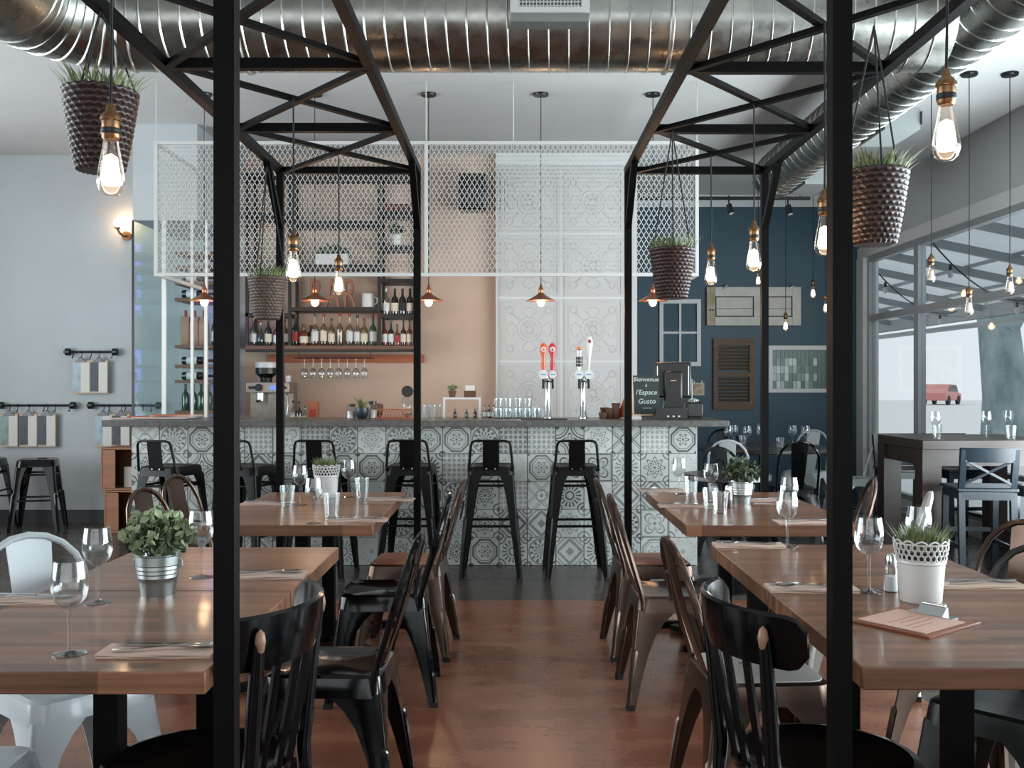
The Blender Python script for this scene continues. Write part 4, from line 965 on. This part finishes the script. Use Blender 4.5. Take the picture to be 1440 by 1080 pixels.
# letters on the shelf
LET = noisy('copper_brown_letter', '#8c5a44', '#7a4c3a', 6, .5)
lz = zS(432)+.001
for ch, x in (('B', 440.5), ('A', 465), ('R', 489.5)):
    me = text_mesh(ch, .40, .025); me.materials.clear(); me.materials.append(LET)
    o = bpy.data.objects.new('letter', me); C.objects.link(o); o.location = (xS(x), SD+.10, lz); o.rotation_euler = (pi/2, 0, 0); o.scale = (.56, 1, 1)
    tag(o, 'brown block letter %s standing on the bottle shelf' % ch, 'letter', 'shelf letters')
mg = thing('white_mug', 'white mug standing beside the shelf letters', 'mug', (xS(516), SD+.08, lz))
MB().lathe([(.055, 0), (.06, .005), (.055, .13), (.052, .13), (.055, .01), (0, .008)], 24).build('cup', POTW, mg); MB().tube([(.056, 0, .1), (.085, 0, .09), (.085, 0, .05), (.058, 0, .03)], .007, 8).build('handle', POTW, mg)
pb = thing('planter_box', 'white box of dark succulents on the upper bar shelf', 'potted plant', (xS(466), SD+.06, zS(372)+.001))
MB().box(-.15, .15, -.06, .06, 0, .1).build('box', POTW, pb, bevel=.004); o = leafy(MB(), .1, .11, 160, .045, 4).xf(Matrix.Diagonal((1.6, .6, 1, 1))).build('succulents', LEAFD, pb, smooth=False); o['kind'] = 'stuff'
pb = thing('small_potted_plant', 'small white pot with dark plant in the upper narrow shelf bay', 'potted plant', (xS(557), SD+.06, zS(345)+.001))
MB().lathe([(.035, 0), (.045, .1), (.04, .1), (0, .09)], 18).build('pot', POTW, pb); o = leafy(MB(), .07, .15, 120, .045, 8).build('leaves', LEAFD, pb, smooth=False); o['kind'] = 'stuff'
bw_ = thing('shelf_box', 'dark red box on the top narrow shelf bay', 'box', (xS(557), SD+.06, zS(297)+.001)); MB().box(-.12, .12, -.1, .1, 0, .06).build('box', mat('dark_red_box', '#4a1f1a', .6), bw_)
# hanging stemware rack
rk = thing('glass_rack', 'black wire rack of hanging wine glasses under the bottle shelf', 'glass rack', (xS(468), SD+.1, zS(503)))
for y in (-.1, 0, .1): MB().tube([(-.36, y, 0), (.36, y, 0)], .005, 6).build('wire', BLACKP, rk)
for x in (-.34, .34): MB().tube([(x, -.1, 0), (x, 0, 0), (x, .1, 0)], .005, 6).tube([(x, 0, 0), (x, 0, .06)], .004, 6).build('hanger', BLACKP, rk)
for k in range(8):
    g_ = wg((xS(425+12.2*k), SD+.1, zS(503)+.002), 0, 'wine glass hanging upside down from the wire rack', 'hanging wine glasses'); g_.rotation_euler = (pi, 0, 0); g_.scale = (.95, .95, .95)
sp = thing('wall_speaker', 'black loudspeaker mounted high on the beige wall', 'speaker', px(665, 272, 9.45))
MB().box(-.13, .13, -.12, .1, -.17, .17).build('cabinet', BLACKP, sp, bevel=.02); MB().lathe([(.1, 0), (.09, .008), (.02, .002)], 24, (0, 0, 0)).xf(Matrix.Translation((0, -.121, -.04)) @ Matrix.Rotation(pi/2, 4, 'X')).build('cone', mat('speaker_cone', '#1f2022', .6), sp); MB().box(-.03, .03, .1, .2, -.03, .03).build('bracket', BLACKP, sp)
# espresso machine on the back counter
em = thing('espresso_machine', 'steel espresso machine with bean hopper on the back counter', 'coffee machine', (xS(381), 9.3, .94))
STN = noisy('brushed_steel', '#8d8178', '#a59a90', 12, .3, .9)
MB().box(-.2, .2, -.14, .2, 0, .06).build('drip_base', BLACKP, em); MB().box(-.2, .2, .02, .2, .06, .32).build('back_body', STN, em); MB().box(-.2, .2, -.15, .2, .32, .42).build('head', STN, em, bevel=.006)
MB().box(-.17, .17, -.13, .0, .06, .07).build('drip_tray', CHROME, em)
MB().tube([(-.08, -.09, .32), (-.08, -.09, .25)], .035, 18).build('group_head', CHROME, em); MB().tube([(-.08, -.09, .25), (-.08, -.2, .245)], .014, 10).build('portafilter_handle', BLACKP, em)
MB().lathe([(.05, .42), (.055, .46), (.1, .5), (.1, .56), (.09, .6), (.0, .605)], 22, (-.06, .05, 0)).build('bean_hopper', BLACKP, em)
MB().lathe([(.102, .555), (.102, .6), (.09, .61), (0, .61)], 22, (-.06, .05, 0)).build('hopper_lid', POTW, em)
MB().tube([(-.08, -.152, .37), (-.08, -.165, .37)], .035, 18).build('gauge', BLACKP, em); MB().box(.02, .08, -.154, -.149, .345, .395).build('display', mat('blue_display', '#1b2a55', .3, emit='#8fb0ff', es=.5), em)
for x in (.12, .16, -.16, -.13): MB().tube([(x, -.15, .37), (x, -.168, .37)], .014, 10).build('knob', BLACKP, em)
MB().tube([(.17, -.1, .32), (.19, -.14, .2), (.18, -.15, .12)], .006, 8).build('steam_wand', CHROME, em)
for x, c in ((.11, LAB[3]), (.15, LAB[1])): MB().lathe([(.025, .42), (.03, .48), (.027, .48), (0, .43)], 12, (x, .02, 0)).build('espresso_cup', c, em)
# things around the machine
def box_thing(name, label, cat, x, y0, D, w, d, h, mt, group=None):
    p = px(x, y0, D); t = thing(name, label, cat, p, 0, group); MB().box(-w/2, w/2, -d/2, d/2, 0, h).build('box', mt, t, bevel=.003); return t
SB = [((423, .94), .03, .24, BG[2], 'dark syrup bottle with patterned label beside the espresso machine'), ((414.5, .94), .026, .25, BG[0], 'clear striped syrup bottle against the espresso machine'), ((431.5, .94), .02, .2, BG[0], 'small clear bottle on the back counter between syrup and carton')]
for (x, z), r, h, m_, lab in SB: bottle((xS(x)+.0, 9.2, z), h, r, m_, LAB[0], BLACKP, lab, 'syrup bottles on the back counter')
t = box_thing('carton', 'orange carton on the back counter next to the syrup bottles', 'carton', 441, 540, 9.25, .09, .07, .24, ORANGEW); t.location.z = .94; MB().box(-.03, .03, -.037, -.035, .1, .17).build('printed_patch', LAB[3], t)
# ---- on the worktop
def on_bar(x, D): return ((x-722)*D/F, D, BTOP)
mn = thing('menu_stack', 'loose pile of paper menus on the end of the bar', 'menu pile', on_bar(225, 7.55))
for k, (dx, dy, a, w) in enumerate(((-.1, 0, .05, .5), (.05, -.05, -.12, .42), (-.02, .05, .2, .45), (.12, .02, -.05, .34), (.08, .0, .4, .26))):
    o = MB().box(-w/2, w/2, -.1, .1, .0, .006).build('menu_sheet', [NAPKIN, PAPER, ORANGEW, NAPKIN, ORANGEW][k], mn, (dx, dy, .0065*k)); o.rotation_euler = (0, 0, a)
pl = thing('succulent_pot', 'spiky green plant in a dark teal bowl on the bar', 'potted plant', on_bar(509, 7.55))
MB().lathe([(.03, 0), (.045, .02), (.052, .06), (.05, .085), (.046, .085), (0, .07)], 24).build('bowl', DPOT, pl); o = grassy(MB(), .02, 26, .1, 1.1, .006, 6, .075).build('spiky_leaves', GRASS, pl, smooth=False)
def jar(x, D, label, h=.1, r=.035, lid=BLACKP):
    t = thing('glass_jar', label, 'jar', on_bar(x, D), 0, 'jars on the bar'); MB().lathe([(r, 0), (r, h*.75), (r*.8, h*.85), (r*.8, h)], 16).build('glass_body', G_CLEAR, t); MB().lathe([(r*.85, h*.9), (r*.85, h*1.1)], 14, closed_top=True).build('lid', lid, t)
    MB().lathe([(r*.9, .003), (r*.9, h*.55)], 14, closed_top=True).build('contents', PAPER, t)
jar(494, 7.6, 'glass jar with black lid beside the teal bowl'); jar(524, 7.62, 'glass jar with pale contents between teal bowl and lattice tray', .12)
tray = thing('lattice_tray', 'orange lattice tray of glasses on the bar', 'tray', on_bar(556, 7.65))
MB().box(-.13, .13, -.07, .07, 0, .006).build('base', ORANGEW, tray); MB().box(-.13, .13, -.075, -.068, .065, .075).box(-.13, .13, -.075, -.068, 0, .01).build('rim', ORANGEW, tray)
for k in range(12):
    x = -.12+.021*k; MB().beam((x, -.071, .01), (x+.02, -.071, .066), .004).beam((x+.02, -.071, .01), (x, -.071, .066), .004).build('lattice_strip', ORANGEW, tray)
dr = thing('jar_dispenser', 'glass jar with round black lid standing behind the lattice tray', 'jar', on_bar(573, 7.8)); MB().lathe([(.035, 0), (.045, .03), (.045, .14), (.03, .16)], 18).build('glass_body', G_CLEAR, dr)
MB().tube([(0, -.02, .205), (0, .02, .205)], .045, 22).build('round_lid', BLACKP, dr); MB().lathe([(0, .0), (.04, .03), (.04, .08), (0, .08)], 14).build('contents', NAPKIN, dr)
cf = thing('wooden_bowls', 'small stack of wooden bowls behind the lattice tray', 'bowls', on_bar(530, 7.8)); MB().lathe([(.03, 0), (.05, .04), (.045, .045), (.05, .06), (.05, .1), (.03, .11)], 18, closed_top=True).build('bowls', TERRA, cf)
for k in range(4): tb(on_bar(593+7.4*k, 7.72+.08*(k%2)), 0, 'clear tumbler in the short row beside the white riser', 'tumblers on the bar')
rs = thing('display_riser', 'white open display riser on the bar carrying a pot and a box', 'riser', on_bar(650, 7.72))
MB().box(-.145, .145, -.06, .06, .145, .16).build('top_board', POTW, rs); 
for s in (-1, 1): MB().box(s*.1375-.0075, s*.1375+.0075, -.06, .06, 0, .145).build('side_board', POTW, rs)
pt = thing('clay_pot_plant', 'small clay pot of pale succulent on the white riser', 'potted plant', (on_bar(636, 7.72)[0], 7.72, BTOP+.161)); MB().lathe([(.022, 0), (.032, .05), (.028, .05), (0, .045)], 16).build('pot', TERRA, pt); o = leafy(MB(), .035, .07, 60, .03, 3).build('leaves', LEAFA, pt, smooth=False); o['kind'] = 'stuff'
wbx = thing('card_box', 'dark wooden box holding white cards on the riser', 'box', (on_bar(661, 7.72)[0], 7.72, BTOP+.161)); MB().box(-.045, .045, -.035, .035, 0, .05).build('box', TERRA, wbx); MB().box(-.035, .035, -.02, .02, .05, .09).build('cards', PAPER, wbx)
for x, c, lab in ((640, BG[2], 'small dark bottle under the white riser'), (656, BG[1], 'small green bottle under the white riser'), (668, BG[2], 'small dropper bottle by the riser leg')):
    bottle(on_bar(x, 7.72), .07, .014, c, None, BLACKP, lab, 'little bottles under the riser')
for x in (681, 688, 694): bottle(on_bar(x, 7.68), .1, .017, BG[2 if x == 688 else 0], LAB[1], BLACKP, ['clear bitters bottle beside the riser', 'black bitters bottle in the trio beside the riser', 'clear bitters bottle nearest the tumblers'][(681, 688, 694).index(x)], 'bitters bottles by the riser')
gs = Proto(thing('rocks_glass', 'glass', 'glass')); MB().lathe([(.03, 0), (.034, .01), (.036, .075), (.034, .075), (.031, .012), (0, .012)], 16).build('glass_wall', G_CLEAR, gs.root)
for k in range(5):
    for j in range(4): gs(on_bar(701+13.6*k, 7.55+.09*j), 0, 'upturned rocks glass in the rows by the beer taps', 'rocks glasses on the bar')
for k in range(8):
    gs(on_bar(701+13.6*k, 7.64)[:2] + (BTOP+.078,), 0, 'upturned rocks glass in the second layer by the beer taps', 'rocks glasses on the bar') if k < 4 else None
mtb = MB().box(-.17, .17, -.11, .11, 0, .006).build('bar_mat', RUBBER, None, on_bar(765, 7.36), label='black rubber mat on the bar below the taps', cat='bar mat')
for k, (x, D, n) in enumerate(((848, 7.55, 1), (857, 7.6, 2), (866, 7.6, 3), (850, 7.7, 2))):
    for j in range(n):
        t = thing('brown_cup', 'brown clay cup stacked at the end of the glasses', 'cup', (on_bar(x, D)[0], D, BTOP+.036*j), 0, 'brown cups on the bar'); MB().lathe([(.026, 0), (.034, .045), (.03, .045), (0, .012)], 16).build('cup', TERRA, t)
# beer towers
def tower(x, label, H1, H2):
    t = thing('beer_tower', label, 'beer tap', on_bar(x, 7.6))
    MB().lathe([(.035, 0), (.035, .01), (.024, .03), (.022, .3), (.026, .31), (.0, .335)], 20).build('column', CHROME, t)
    for s, (hm, bm, kind) in ((-1, H1), (1, H2)):
        MB().tube([(0, -.02, .29), (s*.035, -.07, .285)], .012, 10).build('faucet_arm', CHROME, t); MB().tube([(s*.035, -.07, .3), (s*.036, -.095, .23)], .009, 8).build('spout', BLACKP, t)
        b = MB().tube([(s*.037, -.085, .335), (s*.037, -.1, .335)], .035, 22).build('round_badge', bm, t)
        MB().tube([(s*.037, -.1005, .335), (s*.037, -.1012, .335)], .029, 22).build('badge_face', LAB[1], b)
        MB().box(s*.037-.018, s*.037+.018, -.103, -.1013, .331, .339).build('badge_print', mat('badge_blue', '#6a7fa5', .6), b)
        z0 = .36; x0 = s*.034
        if kind == 'paddle':
            hd = MB().loft([[(x0+w*cos(a), -.08+.012*sin(a), z) for a in [2*pi*j/12 for j in range(12)]] for z, w in ((z0, .014), (z0+.03, .02), (z0+.06, .018), (z0+.09, .012), (z0+.12, .018), (z0+.15, .029), (z0+.18, .030), (z0+.2, .022), (z0+.212, .008))]).build('tap_handle', hm, t)
            MB().tube([(x0, -.0935, z0+.165), (x0, -.0945, z0+.165)], .019, 14).build('handle_emblem', LAB[1], hd); MB().tube([(x0, -.0947, z0+.162), (x0, -.0952, z0+.162)], .009, 10).build('emblem_mark', hm, hd)
        elif kind == 'glass':
            hd = MB().tube([(x0, -.08, z0), (x0, -.08, z0+.03)], .009, 10).build('tap_handle', CHROME, t)
            for k in range(3): MB().tube([(x0, -.08, z0+.035+.026*k), (x0, -.08, z0+.055+.026*k)], .026, 14).build('black_band', BLACKP, hd)
            MB().tube([(x0, -.08, z0+.113), (x0, -.08, z0+.16)], .02, 14).build('clear_block', G_CLEAR, hd); MB().lathe([(.001, .155), (.02, .165), (.018, .18), (.001, .188)], 12, (x0, -.08, z0)).build('orange_top', mat('orange_plastic', '#c87a4a', .4), hd)
        else:
            hd = MB().loft([[(x0+.01*k/6+w*cos(a), -.08+.01*sin(a), z0+.26*k/6) for a in [2*pi*j/12 for j in range(12)]] for k, w in enumerate((.009, .011, .014, .017, .022, .026, .014))]).build('tap_handle', hm, t)
            MB().tube([(x0+.009, -.0905, z0+.225), (x0+.009, -.0915, z0+.225)], .013, 12).build('handle_emblem', LAB[3], hd)
tower(770, 'chrome beer tower with one orange and one red tap handle', (mat('orange_handle', '#c8552f', .3), POTW, 'paddle'), (mat('red_handle', '#b01f2c', .3), mat('pink_badge', '#b86a80', .5), 'paddle'))
tower(820, 'chrome beer tower with black-banded and white tap handles', (BLACKP, POTW, 'glass'), (mat('white_handle', '#c9c6c4', .3), POTW, 'white'))
# chalkboard A-frame, till, printer
ab = thing('chalkboard_sign', 'small tabletop chalkboard easel sign with chalk writing on the bar', 'chalkboard sign', on_bar(909, 7.5), .12)
TILT = Matrix.Rotation(-.16, 4, 'X')
def tl(m): return m.xf(TILT)
tl(MB().box(-.095, .105, -.008, .004, .035, .33)).build('slate', CHALK, ab)
LW = mat('pale_frame_wood', '#b39b84', .6)
tl(MB().box(-.108, -.095, -.012, .008, 0, .335)).build('frame_leg', LW, ab); tl(MB().box(.105, .116, -.012, .008, 0, .04)).build('frame_leg', LW, ab)
tl(MB().box(-.095, .105, -.012, .008, .022, .035)).build('ledge', LW, ab)
MB().add([(-.1, .06, .31), (-.1, .0, 0.02), (-.19, .16, .0), (-.1, .07, .31), (-.1, .012, 0.02), (-.19, .172, .0)], [(0, 1, 2), (3, 4, 5), (0, 1, 4, 3), (1, 2, 5, 4), (2, 0, 3, 5)]).build('side_panel', ORANGEW, ab)
for txt, z, s in (('Bienvenue', .285, .048), ('\u00e0', .245, .036), ("l'Espace", .185, .052), ('Gusto', .115, .055), ('~~~', .07, .04)):
    me = text_mesh(txt, s, .0006, .2); me.materials.clear(); me.materials.append(CHALKW)
    o = bpy.data.objects.new('chalk_lettering', me); C.objects.link(o); o.parent = ab
    o.matrix_local = TILT @ Matrix.Translation((.005, -.0092, z)) @ Matrix.Rotation(pi/2, 4, 'X')
cl = thing('card_pile', 'small pile of business cards at the foot of the chalkboard', 'cards', on_bar(893, 7.4)); MB().box(-.045, .045, -.03, .03, 0, .02).build('cards', PAPER, cl); MB().box(-.04, .04, -.025, .025, .02, .03).build('top_card', NAPKIN, cl)
ps = thing('till_monitor', 'black till monitor seen from behind on the bar', 'monitor', on_bar(946, 7.62), -.06)
MB().box(-.14, .14, -.02, .02, .16, .43).build('screen_back', BLACKP, ps, bevel=.012); MB().box(-.07, .07, -.06, -.02, .12, .36).build('rear_housing', BLACKP, ps, bevel=.015); MB().prism([(-.09, 0), (.09, 0), (.06, .16), (-.06, .16)], -.07, .05, 'y').build('stand', BLACKP, ps)
for s in (-1, 1): MB().box(s*.118-.003, s*.118+.003, -.0225, -.0205, .18, .4).build('edge_strip', CHROME, ps)
MB().box(-.022, .022, -.0622, -.0605, .285, .292).build('maker_badge', mat('badge_copper', '#b58f78', .5), ps)
pr_ = thing('receipt_printer', 'black receipt printer beside the till monitor', 'printer', on_bar(975, 7.6)); MB().box(-.06, .06, -.08, .08, .012, .12).build('case', BLACKP, pr_, bevel=.008); MB().box(-.05, .05, -.07, .07, 0, .012).build('feet_plate', RUBBER, pr_)
kb = thing('till_keyboard', 'black sloped till keyboard at the foot of the monitor', 'keyboard', on_bar(945, 7.42)); MB().prism([(-.09, 0), (.1, 0), (.1, .03), (-.09, .085)], -.13, .1, 'x').xf(Matrix.Rotation(0, 4, 'Z')).build('case', BLACKP, kb)
for k in range(3): MB().box(-.05+.04*k, -.035+.04*k, -.094, -.091, .02, .03).build('indicator', POTW, kb)
fl = thing('white_flowers', 'small white flower head on top of the receipt printer', 'flowers', (on_bar(975, 7.6)[0], 7.6, BTOP+.121)); o = leafy(MB(), .035, .02, 70, .02, 5).xf(Matrix.Diagonal((1.2, 1, .7, 1))).build('petals', POTW, fl, smooth=False); o['kind'] = 'stuff'; MB().tube([(-.01, 0, 0), (-.012, 0, .18)], .003, 6).build('stem', POTW, fl)
# ============================================================ wall pieces by the blue wall
WY = FY-.002
def wall_at(x, y): return px(x, y, FY)
sB = F/FY
wn = thing('window_frame_decor', 'old white four-pane window frame hung on the blue wall', 'window frame', (wall_at(956, 468)[0], WY, wall_at(956, 468)[2]))
hw, hh = 29/sB, 47/sB
MB().box(-hw, -hw+.045, -.03, 0, -hh, hh).box(hw-.045, hw, -.03, 0, -hh, hh).box(-hw+.045, hw-.045, -.03, 0, hh-.05, hh).box(-hw+.045, hw-.045, -.03, 0, -hh, -hh+.05).build('frame', POTW, wn)
MB().box(-.012, .012, -.026, -.002, -hh+.05, hh-.05).box(-hw+.045, hw-.045, -.027, -.002, -.012, .012).build('glazing_bar', POTW, wn)
for sx in (-1, 1):
    for sz in (-1, 1): MB().box(sx*hw*.47-hw*.36, sx*hw*.47+hw*.36, -.012, -.009, sz*hh*.47-hh*.38, sz*hh*.47+hh*.38).build('pane', G_CELLAR, wn)
dp = thing('distressed_door_panel', 'distressed white panelled door hung sideways on the blue wall', 'door panel', (wall_at(1059, 431)[0], WY, wall_at(1059, 431)[2]))
hw, hh = 66/sB, 27/sB
DIS = noisy('chipped_white_paint', '#c3c5c0', '#b5b4a9', 9, .7); DIS2 = noisy('chipped_tan_paint', '#b2aa95', '#8b7b62', 12, .7); GAP = mat('dark_joint', '#4a3f33', .9)
MB().box(-hw, hw, -.02, 0, -hh, hh).build('backing', GAP, dp)
for a, b, z0, z1, m_ in ((-hw, -hw+.10, -hh, hh, DIS2), (hw-.1, hw, -hh, hh, DIS), (-hw+.1, hw-.1, hh-.11, hh, DIS), (-hw+.1, hw-.1, -hh, -hh+.1, DIS), (0.0, .11, -hh+.1, hh-.11, DIS)): MB().box(a, b, -.045, -.02, z0, z1).build('rail_board', m_, dp, bevel=.003)
for a, b in ((-hw+.115, -.012), (.122, hw-.112)):
    for z0, z1 in ((-hh+.115, -.03), (-.024, hh-.122)): MB().box(a, b, -.032, -.02, z0, z1).build('panel_board', DIS, dp)
for x in (-hw+.04, -hw+.07): MB().tube([(x, -.046, -.02+x*.05), (x, -.048, -.02+x*.05)], .012, 10).build('knot_hole', GAP, dp)
for x in (-.36, .42): MB().tube([(x, -.05, hh-.02), (x+.03, -.055, hh+.01), (x+.05, -.05, hh+.02)], .01, 6).build('metal_catch', CHROME, dp)
st_ = thing('wooden_shutter', 'weathered brown louvred shutter leaning flat on the blue wall', 'shutter', (wall_at(1031, 526)[0], WY, wall_at(1031, 526)[2]))
hw, hh = 28.5/sB, 50/sB; SHW = noisy('weathered_shutter_wood', '#6b5a48', '#574636', 10, .7, 0, (1, 1, 5))
[MB().box(a_, a_+.055, -.04, 0, -hh, hh).build('stile', SHW, st_) for a_ in (-hw, hw-.055)]; [MB().box(-hw+.055, hw-.055, -.04, 0, a_, b_).build('rail', SHW, st_) for a_, b_ in ((hh-.08, hh), (-hh, -hh+.09), (-.03, .02))]
src = None
for k in range(17):
    z = -hh+.115+.0405*k
    if abs(z) < .045 or z > hh-.1: continue
    if src is None: src = MB().beam((-hw+.055, -.02, 0), (hw-.055, -.02, 0), .034, .008, (0, .7, .7)).build('louvre', SHW, st_, (0, 0, z))
    else: share(st_, src, (0, 0, z))
ti = thing('tile_window_art', 'white-framed window of green and white glass tiles on the blue wall', 'window art', (wall_at(1123, 519)[0], WY, wall_at(1123, 519)[2]))
hw, hh = 43.5/sB, 33/sB; GT = [mat('tile_art_%s' % n, c, .3) for n, c in (('green', '#3c5a52'), ('teal', '#2d4a48'), ('white', '#b5bdbb'), ('sage', '#8fa394'), ('grey', '#5f7a72'))]
MB().box(-hw, hw, -.03, 0, hh-.05, hh).box(-hw, hw, -.03, 0, -hh, -hh+.045).box(-hw, -hw+.05, -.03, 0, -hh+.045, hh-.05).box(hw-.045, hw, -.03, 0, -hh+.045, hh-.05).build('frame', POTW, ti)
MB().box(-hw+.05, hw-.045, -.01, 0, -hh+.045, hh-.05).build('backing', GT[1], ti)
rg = random.Random(3); nx_, nz_ = 13, 5; cw = (2*hw-.105)/nx_; chh = (2*hh-.105)/nz_
for i in range(nx_):
    for j in range(nz_):
        k = 0 if (j == nz_-1 or i > 10) else rg.choice([0, 1, 2, 2, 3, 4, 0])
        MB().box(-hw+.052+cw*i, -hw+.05+cw*(i+1)-.002, -.016, -.01, -hh+.047+chh*j, -hh+.045+chh*(j+1)-.002).build('glass_tile', GT[k], ti, smooth=False)
pc = thing('framed_picture', 'small framed picture clipped on the blue wall beside the till', 'picture', (wall_at(981, 547)[0], WY, wall_at(981, 547)[2])); MB().box(-.075, .075, -.02, 0, -.075, .075).build('frame', mat('pale_gold_frame', '#b7ab94', .5), pc); MB().box(-.055, .055, -.023, -.02, -.05, .055).build('print', noisy('brown_print', '#8a7355', '#c2b8a2', 18, .6), pc)
for s in (-1, 1): MB().box(s*.045-.006, s*.045+.006, -.026, -.02, .06, .1).build('clip', POTW, pc)
# ============================================================ back wall: clipboards on hook rails, crates
PH = [noisy('photo_print_%s' % n, a, b, 7, .5) for n, a, b in (('green', '#3d5450', '#8a9c98'), ('dark', '#14181f', '#303a48'), ('blue', '#5f7884', '#a2b2ba'))]
def hook_rail(x0, x1, y, hooks, boards, label, blabels):
    D = BY-.03; a, b = px(x0, y, D), px(x1, y, D); t = thing('hook_rail', label, 'hook rail', a, 0, 'black hook rails on the back wall'); L = b[0]-a[0]
    MB().tube([(0, -.02, 0), (L, -.02, 0)], .011, 8).build('rod', BLACKP, t)
    for x in (.04, L-.02): MB().lathe([(.0, -.03), (.035, -.02), (.035, .02), (.0, .03)], 14).xf(Matrix.Translation((x, -.02, 0)) @ Matrix.Rotation(pi/2, 4, 'Y')).build('end_knob', BLACKP, t); MB().box(x-.01, x+.01, -.02, .03, -.01, .01).build('bracket', BLACKP, t)
    for h in hooks:
        x = (h-x0)*D/F; MB().tube([(x, -.032, -.002), (x, -.02, .013), (x, -.008, -.002), (x, -.014, -.035), (x, -.03, -.06), (x, -.045, -.05)], .004, 6).build('hook', BLACKP, t)
    for (bx, k), lab in zip(boards, blabels):
        p = px(bx, y, D); c = thing('hanging_clipboard', lab, 'clipboard', (p[0], p[1]-.025, p[2]-.08), 0, 'photo clipboards on the hook rails'); w, h = .082, .30
        MB().box(-w-.004, w+.004, -.006, .012, -h-.02, 0).build('board', LW, c); MB().box(-w, -w*.02, -.010, -.006, -h, -.02).build('photo_strip', PH[k], c); MB().box(-w*.02, w, -.011, -.006, -h-.01, -.02).build('menu_sheet', PAPER, c)
        MB().box(-.05, .05, -.016, -.006, -.02, .0).build('clip_plate', GUNB, c); MB().prism([(-.03, 0), (.03, 0), (.015, .03), (-.015, .03)], -.016, -.004, 'y').build('clip_jaw', GUNB, c)
hook_rail(91, 166, 495, (104, 116, 129, 141, 159), ((116, 2), (141, 1)), 'black hook rail with two clipboards, the upper of the rails', ('clipboard with pale blue photo on the upper hook rail', 'clipboard with dark photo strip on the upper hook rail'))
hook_rail(-3, 107, 570, (15, 26, 42, 63, 68, 79, 99), ((15, 0), (42, 1), (68, 1)), 'black hook rail with three clipboards above the stools', ('clipboard with green photo above the backless stools', 'middle clipboard with dark photo of the lower rail', 'clipboard with dark photo nearest the free hooks'))
hook_rail(123, 227, 570, (147, 155, 172, 177, 202, 214), ((147, 2), (172, 1)), 'black hook rail running behind the cellar glass', ('clipboard with pale photo beside the bar end', 'clipboard with dark photo behind the bar end'))
for k, (x, y0, z) in enumerate(((-3.55, 9.2, 0), (-3.58, 9.2, .385))):
    t = thing('wooden_crate', ['upright pine crate on the floor beside the wine cellar', 'pine crate with hand hole standing on the lower crate'][k], 'crate', (x, y0, z), .0, 'stacked pine crates'); w, d, h = .15, .2, .38
    [MB().box(a_, a_+.015, -d, d, 0, h).build('side_board', CRATE, t) for a_ in (-w, w-.015)]; [MB().box(-w+.015, w-.015, -d, d, a_, a_+.015).build('end_board', CRATE, t) for a_ in (0, h-.015)]; MB().box(-w+.015, w-.015, d-.012, d, .015, h-.015).build('bottom_board', CRATE, t)
    MB().box(-w+.02, -.02, -d-.004, -d+.008, .02, h-.02).build('front_slat', CRATE, t); MB().box(.02, .1, -.1, .1, .016, .2).build('stored_papers', PAPER, t)
# wine bottles in the cellar
def lying(z, x, label, dark=True):
    o = bottle((x, 9.12, z+.037), .31, .036, BG[2], LAB[1], BLACKP, label, 'wine bottles in the cellar'); o.rotation_euler = (0, pi/2-.0, 0); return o
for z, w in ((2.13, 'under the valance edge'), (1.52, 'on the shelf below the paper bags'), (1.38, 'above the small bottle row'), (2.28, 'behind the valance mesh')): lying(z, -3.03, 'dark wine bottle lying on the cellar shelf ' + w)
for k in range(4): bottle((-2.79+.066*k, 9.3, 1.701), .30, .03, BG[2], LAB[1], BLACKP, 'dark wine bottle standing beside the paper bags in the cellar', 'standing cellar bottles')
for k in range(6): bottle((-3.03+.072*k, 9.2, 1.101), .24, .034, BG[1], None, BLACKP, 'green wine bottle in the lower row of the cellar', 'lower cellar bottles')
for k in range(3):
    t = thing('paper_bag', 'tan paper wine bag with red top on the cellar shelf', 'paper bag', (-3.06+.085*k, 9.3, 1.701), 0, 'paper wine bags'); MB().loft([rsq(.04, .04, .008, 0, 3), rsq(.04, .04, .008, .2, 3), rsq(.036, .02, .006, .27, 3)]).build('bag', noisy('kraft_paper', '#a07c62', '#8c6a52', 8, .8), t); MB().tube([(0, 0, .26), (0, 0, .33)], .014, 8).build('bottle_neck', LAB[3], t)
